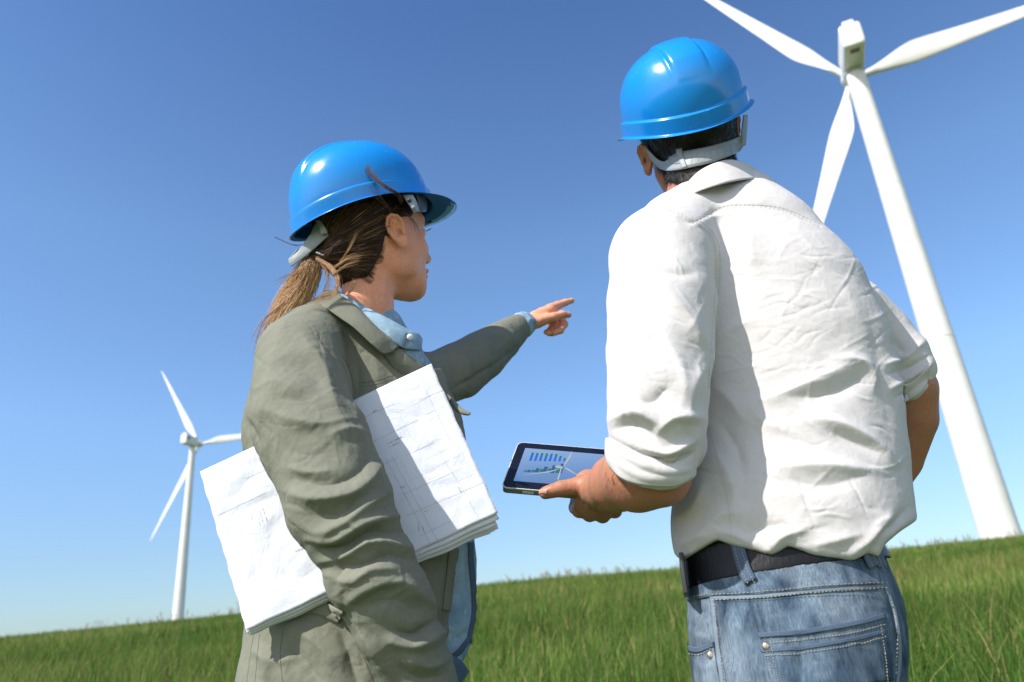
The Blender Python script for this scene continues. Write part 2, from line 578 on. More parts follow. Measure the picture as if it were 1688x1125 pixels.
class Fn:
    def __init__(self, f, lo=None, hi=None): self.f = f; self.lo = lo; self.hi = hi
    def box(self): return (self.lo, self.hi)
    def __call__(self, Q): return self.f(Q)


def seval(prims, Q):
    d = np.full(len(Q), 1e3)
    for op, fn, k in prims:
        v = fn(Q)
        if op == '+': d = smin(d, v, k)
        elif op == '-': d = -smin(-d, v, k)
        elif op == '&': d = -smin(-d, -v, k)
    return d


def surface_nets(prims, step, pad=6, lo=None, hi=None):
    if lo is None:
        bs = [p[1].box() for p in prims if p[0] == '+']
        lo = np.min([b[0] for b in bs], 0); hi = np.max([b[1] for b in bs], 0)
    lo = np.array(lo, float) - pad; hi = np.array(hi, float) + pad
    C = 4
    nc = np.ceil((hi - lo) / (step * C)).astype(int) + 1
    ax = [lo[i] + np.arange(nc[i]) * step * C for i in range(3)]
    G = np.stack(np.meshgrid(*ax, indexing='ij'), -1).reshape(-1, 3)
    dc = seval(prims, G).reshape(nc)
    # value at coarse cell centres by corners; activate cells near the surface
    act = np.zeros(nc - 1, bool); mn = np.full(nc - 1, 1e9); mx = np.full(nc - 1, -1e9)
    for i in (0, 1):
        for j in (0, 1):
            for k in (0, 1):
                v = dc[i:nc[0] - 1 + i, j:nc[1] - 1 + j, k:nc[2] - 1 + k]
                mn = np.minimum(mn, v); mx = np.maximum(mx, v)
    thr = step * C * 1.1
    act = (mn < thr) & (mx > -thr)
    nf = (nc - 1) * C + 1
    fine = np.repeat(np.repeat(np.repeat(act, C, 0), C, 1), C, 2)
    sgn = np.repeat(np.repeat(np.repeat((mn + mx) / 2, C, 0), C, 1), C, 2)
    A = np.zeros(nf, bool); V = np.full(nf, 10.0, np.float32)
    V[:-1, :-1, :-1] = np.where(sgn < 0, -10, 10)
    for i in (0, 1):
        for j in (0, 1):
            for k in (0, 1):
                A[i:nf[0] - 1 + i, j:nf[1] - 1 + j, k:nf[2] - 1 + k] |= fine
    idx = np.argwhere(A)
    pts = lo + idx * step
    out = np.empty(len(pts), np.float32)
    for s in range(0, len(pts), 400000): out[s:s + 400000] = seval(prims, pts[s:s + 400000])
    V[A] = out
    S = V < 0
    n0, n1, n2 = nf
    cell = -np.ones((n0 - 1, n1 - 1, n2 - 1), np.int64)
    cnt = np.zeros(cell.shape, np.int8)
    for i in (0, 1):
        for j in (0, 1):
            for k in (0, 1):
                cnt += S[i:n0 - 1 + i, j:n1 - 1 + j, k:n2 - 1 + k]
    on = (cnt > 0) & (cnt < 8)
    ci = np.argwhere(on); cell[on] = np.arange(len(ci))
    acc = np.zeros((len(ci), 3)); num = np.zeros(len(ci))
    cor = [(i, j, k) for i in (0, 1) for j in (0, 1) for k in (0, 1)]
    for a_ in cor:
        for ax_ in range(3):
            if a_[ax_]: continue
            b_ = list(a_); b_[ax_] = 1; b_ = tuple(b_)
            va = V[ci[:, 0] + a_[0], ci[:, 1] + a_[1], ci[:, 2] + a_[2]]; vb = V[ci[:, 0] + b_[0], ci[:, 1] + b_[1], ci[:, 2] + b_[2]]
            m_ = (va < 0) != (vb < 0)
            t = np.where(m_, va / np.where(m_, va - vb, 1), 0)
            p = np.array(a_, float)[None].repeat(len(ci), 0); p[:, ax_] += t
            acc[m_] += p[m_]; num[m_] += 1
    verts = lo + (ci + acc / np.maximum(num, 1)[:, None]) * step
    quads = []
    for ax_ in range(3):
        sl0 = [slice(None)] * 3; sl1 = [slice(None)] * 3
        sl0[ax_] = slice(0, nf[ax_] - 1); sl1[ax_] = slice(1, nf[ax_])
        s0 = S[tuple(sl0)]; s1 = S[tuple(sl1)]
        e = np.argwhere(s0 != s1)
        o1, o2 = [(1, 2), (2, 0), (0, 1)][ax_]
        ok = (e[:, o1] > 0) & (e[:, o2] > 0) & (e[:, o1] < nf[o1] - 1) & (e[:, o2] < nf[o2] - 1)
        e = e[ok]
        def cid(d1, d2):
            q = e.copy(); q[:, o1] -= d1; q[:, o2] -= d2
            return cell[q[:, 0], q[:, 1], q[:, 2]]
        q = np.stack([cid(1, 1), cid(0, 1), cid(0, 0), cid(1, 0)], 1)
        fl = ~s0[e[:, 0], e[:, 1], e[:, 2]]
        q[fl] = q[fl][:, ::-1]
        quads.append(q)
    F = np.concatenate(quads)
    F = F[(F >= 0).all(1)]
    return verts, F


def edges_of(F):
    E = np.concatenate([F[:, [0, 1]], F[:, [1, 2]], F[:, [2, 3]], F[:, [3, 0]]])
    E.sort(1)
    return np.unique(E, axis=0)


def smooth(V, F, it=2, lam=0.5, E=None):
    if E is None: E = edges_of(F)
    n = len(V)
    deg = np.bincount(E.ravel(), minlength=n)
    for _ in range(it):
        S = np.stack([np.bincount(E[:, 0], V[E[:, 1], c], n) + np.bincount(E[:, 1], V[E[:, 0], c], n) for c in range(3)], 1)
        V = V + lam * (S / np.maximum(deg, 1)[:, None] - V)
    return V


def normals(V, F):
    a = V[F[:, 2]] - V[F[:, 0]]; b = V[F[:, 3 if F.shape[1] == 4 else 1]] - V[F[:, 1 if F.shape[1] == 4 else 0]]
    fn = np.cross(a, b)
    n = len(V)
    N = np.stack([sum(np.bincount(F[:, j], fn[:, c], n) for j in range(F.shape[1])) for c in range(3)], 1)
    return N / np.maximum(np.linalg.norm(N, axis=1), 1e-9)[:, None]


def catmull(pts, n):
    """resample polyline smoothly (rows of any dimension)"""
    P = np.array(pts, float)
    if len(P) == 2: t = np.linspace(0, 1, n)[:, None]; return P[0] * (1 - t) + P[1] * t
    L = np.concatenate([[0], np.cumsum(np.linalg.norm(np.diff(P[:, :2], axis=0), axis=1) + 1e-6)]); L /= L[-1]
    Q = np.vstack([2 * P[0] - P[1], P, 2 * P[-1] - P[-2]])
    out = []
    for s in np.linspace(0, 1, n):
        i = min(np.searchsorted(L, s, side='right') - 1, len(P) - 2); t = (s - L[i]) / (L[i + 1] - L[i])
        p0, p1, p2, p3 = Q[i:i + 4]
        out.append(0.5 * ((2 * p1) + (-p0 + p2) * t + (2 * p0 - 5 * p1 + 4 * p2 - p3) * t * t + (-p0 + 3 * p1 - 3 * p2 + p3) * t ** 3))
    return np.array(out)


def fold(V, F, folds, E=None, post=1):
    """cloth folds as real relief: each fold = (points in photo position, height mm, width, [width on the other side])"""
    N = normals(V, F)
    px, py = to_px(V)
    view = V / np.linalg.norm(V, axis=1)[:, None]
    face = np.clip((-(N * view).sum(1) + 0.30) / 0.45, 0, 1)
    D = np.zeros(len(V))
    for fd in folds:
        pts, amp, w = fd[0], fd[1], fd[2]; w2 = fd[3] if len(fd) > 3 else w
        C = catmull(pts, max(8, 5 * len(pts)))
        m = max(w, w2) * 2.6
        sel = np.where((px > C[:, 0].min() - m) & (px < C[:, 0].max() + m) & (py > C[:, 1].min() - m) & (py < C[:, 1].max() + m) & (face > 0))[0]
        if len(sel) == 0: continue
        q = np.stack([px[sel], py[sel]], 1)
        best = np.full(len(sel), 1e9); bs = np.zeros(len(sel)); bt = np.zeros(len(sel))
        n = len(C) - 1
        for i in range(n):
            A = C[i, :2]; B = C[i + 1, :2]; AB = B - A
            t = np.clip(((q - A) @ AB) / max(AB @ AB, 1e-9), 0, 1)
            e = q - A - t[:, None] * AB
            d = np.hypot(e[:, 0], e[:, 1]); s = AB[0] * e[:, 1] - AB[1] * e[:, 0]
            b = d < best
            best[b] = d[b]; bs[b] = s[b]; bt[b] = (i + t[b]) / n
        ww = np.where(bs > 0, w, w2)
        tap = np.sin(np.pi * np.clip(bt * 0.9 + 0.05, 0, 1)) ** 0.6
        g = np.exp(-(best / ww) ** 1.45)
        D[sel] += amp * g * tap
    return V + N * (D * face)[:, None]


def snoise(P, scale, seed=0, oct=3, warp=0.0):
    """smooth trig noise in 3D"""
    r = np.random.default_rng(seed); s = np.zeros(len(P)); a = 1.0; f = 1.0 / scale
    Q = P.copy()
    if warp: Q = Q + warp * np.stack([np.sin(P[:, (i + 1) % 3] / scale * 1.3 + i) for i in range(3)], 1)
    for o in range(oct):
        for _ in range(4):
            v = r.normal(size=3); v /= np.linalg.norm(v)
            s += a / 4 * np.sin((Q @ v) * f * 2 ** o * 2 + r.uniform(0, 6.28))
        a *= 0.5
    return s


def crumple(V, F, amp, scale, seed, ridge=True, aniso=(1, 1, 1)):
    N = normals(V, F)
    n = snoise(V * np.array(aniso), scale, seed, 4, warp=scale * 0.6)
    d = (1 - np.abs(n) * 1.6) if ridge else n
    return V + N * (d * amp)[:, None]


def bvh(V, F):
    return BVHTree.FromPolygons([tuple(v) for v in V], [tuple(int(i) for i in q) for q in F])


def hit(tree, x, y, off=0.0, default=None):
    """where the line of sight through photo position x, y meets the surface (modelling mm), lifted by off"""
    r = Vector(((x - CX) / FPX, (y - CY) / FPX, 1.0)).normalized()
    p, n, i, d = tree.ray_cast(Vector((0, 0, 0)), r)
    if p is None:
        return default
    n = Vector(n)
    if n.dot(r) > 0: n = -n
    return np.array(p + n * off)


def drape(tree, rows, nu, nv, off=1.2, thick=1.5, bulge=0.0, dflt=None):
    """strip of cloth lying on a surface. rows: list of polylines of (x, y)"""
    R = np.array([catmull(r, nu)[:, :2] for r in rows])
    G = np.array([catmull(R[:, j], nv) for j in range(nu)])  # nu, nv, 2
    P = np.zeros((nu, nv, 3)); last = None
    miss = np.zeros((nu, nv), bool)
    for i in range(nu):
        for j in range(nv):
            p = hit(tree, G[i, j, 0], G[i, j, 1], 0)
            if p is None:
                miss[i, j] = True
                p = np.array([np.nan] * 3)
            P[i, j] = p
    good = np.argwhere(~miss)
    if len(good) == 0: return None
    for i, j in np.argwhere(miss):
        q = good[np.argmin(((good - (i, j)) ** 2).sum(1))]
        z = P[q[0], q[1], 2]
        P[i, j] = np.array([(G[i, j, 0] - CX) / FPX, (G[i, j, 1] - CY) / FPX, 1]) * z
    return shell(P, off, thick, bulge)


def shell(P, off=0.0, thick=1.5, bulge=0.0, smooth_it=2):
    """thicken a grid of points (nu, nv, 3) towards the viewer side; closed solid"""
    nu, nv = P.shape[:2]
    for _ in range(smooth_it):
        Q = P.copy()
        Q[1:-1] = (P[:-2] + 2 * P[1:-1] + P[2:]) / 4
        P = Q
    du = np.gradient(P, axis=0); dv = np.gradient(P, axis=1)
    N = np.cross(du, dv); N /= np.maximum(np.linalg.norm(N, axis=2, keepdims=True), 1e-9)
    view = P / np.linalg.norm(P, axis=2, keepdims=True)
    if (N * view).sum(2).mean() > 0: N = -N
    b = np.sin(np.pi * np.linspace(0, 1, nv))[None, :, None] * bulge if bulge else 0
    top = P + N * (off + thick + b); bot = P + N * off
    V = np.concatenate([top.reshape(-1, 3), bot.reshape(-1, 3)])
    n = nu * nv
    i = (np.arange(nu - 1)[:, None] * nv + np.arange(nv - 1)[None]).ravel()
    q = np.stack([i, i + 1, i + nv + 1, i + nv], 1)
    Fs = [q, q[:, ::-1] + n]
    def rim(ids):
        ids = np.array(ids); return np.stack([ids[:-1], ids[1:], ids[1:] + n, ids[:-1] + n], 1)
    Fs.append(rim(np.arange(nv))[:, ::-1]); Fs.append(rim((nu - 1) * nv + np.arange(nv)))
    Fs.append(rim(np.arange(nu) * nv)); Fs.append(rim(np.arange(nu) * nv + nv - 1)[:, ::-1])
    F = np.concatenate(Fs)
    # orient towards viewer
    Nn = normals(V, F)
    if (Nn[:n] * N.reshape(-1, 3)).sum() < 0: F = F[:, ::-1]
    return V, F


def tubes(lines, rad_fn, n=4):
    """many thin tubes: lines (m, k, 3) array, rad_fn(k)->radius list"""
    L = np.asarray(lines, float); m, k, _ = L.shape
    T = np.gradient(L, axis=1); T /= np.maximum(np.linalg.norm(T, axis=2, keepdims=True), 1e-9)
    a = np.cross(T, np.array([0.31, 0.2, 0.93])); a /= np.maximum(np.linalg.norm(a, axis=2, keepdims=True), 1e-9)
    b = np.cross(T, a)
    r = np.asarray(rad_fn)
    if r.ndim == 1: r = np.broadcast_to(r, (m, k))
    th = np.arange(n) * 2 * math.pi / n
    V = L[:, :, None] + r[:, :, None, None] * (np.cos(th)[None, None, :, None] * a[:, :, None] + np.sin(th)[None, None, :, None] * b[:, :, None])
    base = (np.arange(m)[:, None, None] * k + np.arange(k - 1)[None, :, None]) * n
    j = np.arange(n)[None, None]; j2 = (j + 1) % n
    F = np.stack([base + j, base + j2, base + n + j2, base + n + j], -1).reshape(-1, 4)
    return V.reshape(-1, 3), F


def line_on(tree, pts, n, r, off=0.4, dash=None):
    """thread or seam following a surface"""
    C = catmull(pts, n)[:, :2]
    P = [hit(tree, x, y, off) for x, y in C]
    # keep only the longest unbroken run of the line
    runs, cur = [], []
    for i in range(n):
        if P[i] is None or (cur and np.linalg.norm(P[i] - P[cur[-1]]) > 16):
            if cur: runs.append(cur)
            cur = []
        if P[i] is not None: cur.append(i)
    if cur: runs.append(cur)
    if not runs: return None
    P = [P[i] for i in max(runs, key=len)]; n = len(P)
    if n < 3: return None
    if dash is None:
        P = np.array([p for p in P if p is not None])
        if len(P) < 2: return None
        return tubes(P[None], np.full(len(P), r), 5)
    segs = []
    for i in range(0, n - 1, 2):
        if P[i] is not None and P[i + 1] is not None: segs.append([P[i], P[i + 1]])
    return tubes(np.array(segs), np.full(2, r), 4)


def mm(name, VF, mat, parent, smooth=True):
    if VF is None:
        print('MISSING', name); return None
    V, F = VF
    return mk(name, to_world(V), F, mat, parent, smooth)


def stitches(lines, mat, parent, name='stitching'):
    for g in lines:
        if g is not None: mm(name, g, mat, parent)


def creases(n, box, ang, spread, length, amp, w, seed):
    """scatter of small cloth creases inside a photo-space box"""
    r = np.random.default_rng(seed); out = []
    for _ in range(n):
        x, y = r.uniform(box[0], box[2]), r.uniform(box[1], box[3]); a = rad(ang + r.normal(0, spread)); L = r.uniform(*length); c = r.normal(0, 0.18)
        dx, dy = math.cos(a) * L / 2, math.sin(a) * L / 2
        out.append(([(x - dx, y - dy), (x - dy * c, y + dx * c), (x + dx, y + dy)], amp * r.choice([-1, 1]) * r.uniform(.5, 1.2), w * r.uniform(.6, 1.5)))
    return out

# ------------------------------------------------------------------ hard hats (local mm: x right, y forward, z up; z = 0 at the rim)
def hat_profile(th, u, crown=True):
    """th azimuth (0 = front), u = 0 lip edge .. 1 crown apex -> local point"""
    th = np.asarray(th, float); u = np.asarray(u, float)
    sx, cy_ = np.sin(th), np.cos(th)
    rx, ryf, ryb, H = 114.0, 136.0, 142.0, 148.0
    ry = np.where(cy_ > 0, ryf, ryb)
    back = np.clip(-cy_, 0, 1) ** 2; front = np.clip(cy_, 0, 1)
    zr = -12 * back - 3 * front ** 2 + 7 * sx ** 2
    # sections: lip 0-.06, band .06-.22, dome .22-1
    phi = np.clip((u - 0.22) / 0.78, 0, 1) * math.pi / 2
    e = 2 / 2.25
    rr = np.maximum(np.cos(phi), 0) ** e; zz = np.maximum(np.sin(phi), 0) ** e
    band_h = 27 + 3 * back
    zb = zr + band_h
    x = rx * rr * sx; y = ry * rr * cy_
    z = zb + (H - zb) * zz
    # raised crown panel with two grooves
    xp = rx * rr * sx
    hw = 30 + 0 * xp
    panel = 1 / (1 + np.exp((np.abs(xp) - hw) / 1.6))
    fade = np.clip((phi - 0.38) / 0.35, 0, 1)
    lift = 4.2 * panel * fade - 1.2 * np.exp(-((np.abs(xp) - hw - 3) / 3.0) ** 2) * fade
    n = np.stack([rr * sx, rr * cy_, zz], -1); n /= np.maximum(np.linalg.norm(n, axis=-1, keepdims=True), 1e-6)
    P = np.stack([x, y, z], -1) + n * lift[..., None]
    # band and lip
    lo = u < 0.22
    t = np.clip(u / 0.22, 0, 1)
    off = np.where(t > 0.93, 5.5 * (1 - t) / 0.07, 5.5)
    lip = np.clip((0.27 - t) / 0.27, 0, 1)
    peak = 44 * np.clip(cy_, 0, 1) ** 1.6 * 1.0
    ext = off + (lip ** 1.3) * (8 + peak)
    zl = zr + band_h * np.clip((t - 0.27) / 0.73, 0, 1) - 3 * lip - lip * 0.16 * peak
    nrm = np.hypot(sx / rx, cy_ / ry)
    dirx, diry = sx, cy_
    Q = np.stack([rx * sx + ext * dirx, ry * cy_ + ext * diry, zl + 0 * x], -1)
    return np.where(lo[..., None], Q, P)


def hat_grid(nth=220, inner=False):
    us = np.concatenate([np.linspace(0, 0.06, 7), np.linspace(0.07, 0.2, 6), [0.205, 0.21, 0.215, 0.22, 0.225], np.linspace(0.235, 0.995, 60)])
    th = np.linspace(0, 2 * math.pi, nth, endpoint=False)
    T, Uu = np.meshgrid(th, us, indexing='ij')
    P = hat_profile(T, Uu)
    return P, th, us


m = material('helmet_blue', (0.004, 0.20, 0.70), 0.22, 0.5); k = NT(m)
k.b.inputs['Coat Weight'].default_value = 0.25
k.b.inputs['Coat Roughness'].default_value = 0.12
sc1 = k.noise(420, 2, 0.5); sc2 = k.noise(16, 2, 0.6)
mask = k.math('MULTIPLY', k.ramp(sc1, [(0.69, (0, 0, 0)), (0.74, (.7, .7, .7))]), k.ramp(sc2, [(0.52, (0, 0, 0)), (0.66, (1, 1, 1))]))
scr = k.noise(90, 3, 0.6, 0.4, stretch=(1, 0.08, 0.35), rot=(0.3, 0.5, 0.2))
m2 = k.math('MULTIPLY', k.ramp(scr, [(0.72, (0, 0, 0)), (0.77, (0.7, 0.7, 0.7))]), k.ramp(k.noise(9, 2, 0.5), [(0.5, (0, 0, 0)), (0.6, (1, 1, 1))]))
mask = k.math('MAXIMUM', mask, m2)
base = k.mix(k.noise(5, 3, 0.5), (0.002, 0.225, 0.68), (0.004, 0.275, 0.78))
k.l(k.mix(mask, base, (0.55, 0.68, 0.85)), k.b.inputs['Base Color'])
k.l(k.ramp(k.noise(30, 4, 0.6), [(0.3, (0.16,) * 3), (0.75, (0.30,) * 3)]), k.b.inputs['Roughness'])
k.bump([(k.noise(6, 2, 0.5), 0.004, 0.12)])
M['helmet'] = m
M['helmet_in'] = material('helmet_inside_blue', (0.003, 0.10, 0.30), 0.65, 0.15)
M['strap'] = cloth_mat('harness_grey_plastic', (0.34, 0.37, 0.39), (0.28, 0.31, 0.33), 0.42, 300, 0.0002, 0.0)
M['strap_dark'] = material('harness_dark_plastic', (0.035, 0.035, 0.037), 0.4)


def hard_hat(O, R, s, label):
    """O origin in modelling mm, R rows (right, forward, up) as world directions"""
    Rc = np.stack([wdir(R[0]), wdir(R[1]), wdir(R[2])])
    root = thing('hard_hat', tuple(to_world(O)), label, 'hard hat', 'blue hard hats worn by the two people')
    P, th, us = hat_grid()
    nth, nu = P.shape[:2]
    loc = P.reshape(-1, 3)
    cen = np.array([0, 0, 20.0])
    # inner shell
    n = loc - cen; n /= np.linalg.norm(n, axis=1)[:, None]
    inn = loc - n * 2.6
    V = np.concatenate([loc, inn]) ; m_ = nth * nu
    i = np.arange(nth)[:, None] * nu; i2 = ((np.arange(nth) + 1) % nth)[:, None] * nu
    j = np.arange(nu - 1)[None]
    q = np.stack([i + j, i2 + j, i2 + j + 1, i + j + 1], -1).reshape(-1, 4)
    rim = np.stack([i[:, 0], i2[:, 0], i2[:, 0] + m_, i[:, 0] + m_], 1)
    F = np.concatenate([q[:, ::-1], q + m_, rim])
    Fl = [list(a) for a in F] + [[a * nu + nu - 1 for a in range(nth)]]
    Wd = to_world(O + (V * s) @ Rc)
    F2 = F
    top = np.arange(nth) * nu + nu - 1
    # close the apex with one extra vertex
    apex = to_world(O + (np.array([0, 0, 148.0 + 4.2]) * s) @ Rc)
    Wd = np.vstack([Wd, apex]); ai = len(Wd) - 1
    Fl = [list(a) for a in F2] + [[int(top[a]), int(top[(a + 1) % nth]), ai] for a in range(nth)]
    mk('shell', Wd, Fl, None, root, mats=[M['helmet'], M['helmet_in']], midx=[0] * len(q) + [1] * len(q) + [0] * (len(Fl) - 2 * len(q)))
    return root, Rc


def hat_local(O, Rc, s, p):
    return O + (np.asarray(p, float) * s) @ Rc


M_O = U(1128.6, 200.5, 1060); M_R = frame([-0.017, .797, .604], [-0.222, -.592, .775]); M_S = 0.917
W_O = U(603.6, 361.1, 1110); W_R = frame([0.78, .527, .338], [-.196, -.307, .931]); W_S = 0.916
man_hat, M_RC = hard_hat(M_O, M_R, M_S, 'glossy scratched blue hard hat on the dark haired man, grey adjusting strap behind')
woman_hat, W_RC = hard_hat(W_O, W_R, W_S, 'glossy blue hard hat on the woman with the ponytail, peak pointing right')


def head_prims(O, H, s=1.0, female=False):
    """O = hat origin; H rows right/forward/up in modelling axes"""
    L = lambda x, y, z: O + (np.array([x, y, z]) * s) @ H
    R3 = lambda *r: np.array(r) * s
    w = 0.95 if female else 1.0
    P = [('+', Ell(L(0, -6, -12), R3(75 * w, 96, 92), H), 0),
         ('+', Ell(L(0, 28, -62), R3(60 * w, 62, 72), H), 22),
         ('+', Ell(L(0, 60, -112), R3(33 * w, 26, 24), H), 26),
         ('+', Ell(L(0, 70, -124), R3(17, 15, 13), H), 14),
         ('+', Ell(L(0, 84, 2), R3(40, 12, 20), H), 22)]
    for sx in (-1, 1):
        P.append(('+', Ell(L(sx * 38 * w, 56, -58), R3(22, 22, 20), H), 18))
        P.append(('+', Ell(L(sx * 50 * w, 12, -84), R3(12, 30, 24), H), 22))
        P.append(('-', Ell(L(sx * 31, 98, -24), R3(17, 13, 11), H), 9))
        P.append(('+', Ell(L(sx * 31, 76, -24), R3(13, 12.5, 12), H), 2))
        P.append(('+', Ell(L(sx * 9, 98, -66), R3(8, 9, 7), H), 5))
    # nose bridge, tip, lips
    q = [L(0, 88, -18), L(0, 99, -42), L(0, 110, -60)]
    class N2(Limb):
        def __init__(s_, pts, r, k=4):
            s_.P = np.array(pts); s_.a = np.array(r, float); s_.b = s_.a; s_.round = True; s_.n = WY; s_.k = k
    P.append(('+', N2(q, [7, 8, 9.5]), 7))
    P.append(('+', Ell(L(0, 92, -88), R3(20, 9, 5.5), H), 4))
    P.append(('+', Ell(L(0, 90, -97), R3(17, 9, 5.5), H), 3))
    P.append(('-', Ell(L(0, 101, -92.5), R3(19, 6, 1.2), H), 2))
    # ears
    for sx in (-1, 1):
        e = L(sx * (80 if female else 84) * w, -8, -42)
        lean = H[2] * 0.95 - H[1] * 0.25; lean /= np.linalg.norm(lean)
        out = H[0] * sx * 0.82 - H[1] * 0.57; out -= (out @ lean) * lean; out /= np.linalg.norm(out)
        fr = np.stack([out, np.cross(lean, out), lean])
        E3 = lambda a_, b_, c_: e + out * a_ + fr[1] * b_ + lean * c_
        sg = 1 if fr[1] @ H[1] > 0 else -1
        P.append(('+', Ell(E3(0, 0, 0), (4, 14, 27), fr), 4))
        hel = [E3(1, 12 * sg, 2), E3(3, 13 * sg, 14), E3(4, 8 * sg, 24), E3(4.5, -1 * sg, 28.5), E3(4.5, -9 * sg, 25), E3(4.5, -14 * sg, 15), E3(4, -14.5 * sg, 3), E3(3.5, -11 * sg, -9), E3(3, -6 * sg, -18)]
        P.append(('+', N2(hel, [3.2] * 9, 1.5), 2))
        P.append(('-', Ell(E3(6, 2 * sg, 1), (6.5, 8.5, 20), fr), 3))
        P.append(('+', N2([E3(2.5, 1 * sg, 16), E3(3.5, -5 * sg, 9), E3(3.5, -6 * sg, -1), E3(3, -3 * sg, -9)], [2.6, 2.8, 2.6, 2.4], 1.5), 2))
        P.append(('-', Ell(E3(3.5, 3.5 * sg, -3), (6, 5, 8), fr), 2))
        P.append(('+', N2([E3(1.5, 9 * sg, -1), E3(2, 9 * sg, -7)], [3.5, 3], 1.5), 2))
        P.append(('+', Ell(E3(0.5, 1 * sg, -23), (4.2, 8.5, 9.5), fr), 4))
    return P


class Chain(Limb):
    """chain from raw modelling points"""
    def __init__(s_, pts, r, k=4):
        s_.P = np.array(pts, float); s_.a = np.array(r, float); s_.b = s_.a; s_.round = True; s_.n = WY; s_.k = k


def skin_mat(name, c1, c2, red):
    m = material(name, c1, 0.48, 0.4); k = NT(m)
    a = k.noise(14, 4, 0.6); b = k.noise(60, 3, 0.5)
    c = k.mix(a, c1, c2); c = k.mix(k.ramp(b, [(0.4, (0, 0, 0)), (0.75, (0.55,) * 3)]), c, red)
    c = k.mix(0.6, c, k.ramp(k.noise(260, 3, 0.6), [(0.3, (0.82,) * 3), (0.7, (1.1,) * 3)]), 'MULTIPLY')
    k.l(c, k.b.inputs['Base Color'])
    k.b.inputs['Subsurface Weight'].default_value = 0.12
    k.b.inputs['Subsurface Radius'].default_value = (0.012, 0.005, 0.003)
    k.b.inputs['Subsurface Scale'].default_value = 0.6
    k.bump([(k.noise(420, 3, 0.6), 0.0006, 0.35), (k.noise(90, 3, 0.6), 0.001, 0.25)])
    return m


M['skin_m'] = skin_mat('skin_tanned', (0.48, 0.235, 0.14), (0.38, 0.170, 0.095), (0.52, 0.16, 0.10))
M['skin_w'] = skin_mat('skin_fair', (0.88, 0.43, 0.26), (0.80, 0.35, 0.20), (0.86, 0.28, 0.17))

# ------------------------------------------------------------------ the man
M['shirt'] = cloth_mat('cream_cotton', (0.65, 0.622, 0.615), (0.62, 0.592, 0.582), 0.9, 1500, 0.0006, 0.0, mott=0.95)
man = thing('person', (0.40, 1.05, float(ground_h(0.4, 1.05))), 'man seen from behind in a cream shirt, blue jeans and black belt, holding a tablet', 'person')


def under_hem(Q):
    px, py = to_px(Q)
    hx = [1080, 1105, 1127, 1155, 1183, 1208, 1240, 1273, 1299, 1342, 1380, 1407, 1428, 1448, 1459, 1484, 1504, 1540]
    hy = [912, 916, 924, 905, 889, 898, 905, 915, 900, 915, 920, 922, 911, 919, 896, 876, 862, 850]
    return (py - np.interp(px, hx, hy)) * 0.85


def cuff_left(Q):
    px, py = to_px(Q)
    hx = [960, 998, 1006, 1020, 1032, 1060, 1090, 1112, 1130, 1152, 1180]
    hy = [730, 748, 768, 786, 795, 803, 808, 806, 797, 784, 770]
    v = (py - np.interp(px, hx, hy)) * 0.8
    # the opening faces forward: the far side of the cuff ends higher up
    return v + np.clip((Q @ WY - 925) * 0.25, 0, 40)


def cuff_right(Q):
    px, py = to_px(Q)
    v = (py - np.interp(px, [1440, 1480, 1512, 1530, 1545], [672, 669, 660, 641, 615])) * 0.8
    return np.where(px > 1440, v, -100)


MS = [
    ('+', Limb([(1093, 430, 975, 84), (1090, 500, 948, 88), (1086, 580, 926, 85), (1083, 650, 912, 81), (1082, 700, 910, 79), (1080, 735, 912, 73)], k=20), 0),
    ('+', Limb([(1102, 728, 935, 62), (1070, 752, 925, 72), (1074, 775, 920, 72)], k=10), 4),
    ('&', Fn(cuff_left), 4),
    ('+', Limb([(1400, 520, 1110, 62), (1440, 553, 1118, 56), (1478, 590, 1110, 50), (1490, 606, 1105, 46)], k=20), 0),
    ('+', Limb([(1478, 626, 1108, 42), (1497, 618, 1106, 41), (1500, 640, 1104, 36)], k=12), 5),
    ('&', Fn(cuff_right), 4),
    ('+', Limb([(1175, 350, 1062, 66), (1120, 388, 1020, 72), (1095, 425, 985, 84)], k=20), 22),
    ('+', Limb([(1205, 362, 1060, 88, 62), (1224, 430, 1045, 144, 92), (1257, 500, 1040, 168, 108), (1281, 580, 1035, 180, 112), (1296, 660, 1030, 179, 110), (1307, 740, 1025, 176, 108), (1306, 810, 1022, 181, 112), (1303, 855, 1020, 189, 118), (1293, 884, 1020, 183, 116)], k=40), 9),
    ('+', Limb([(1225, 345, 1065, 58), (1280, 402, 1090, 53), (1326, 468, 1100, 66), (1370, 532, 1105, 66)], k=20), 26),
    ('&', Fn(under_hem), 7),
]
V, F = surface_nets(MS, 2.1)
V = smooth(V, F, 6)
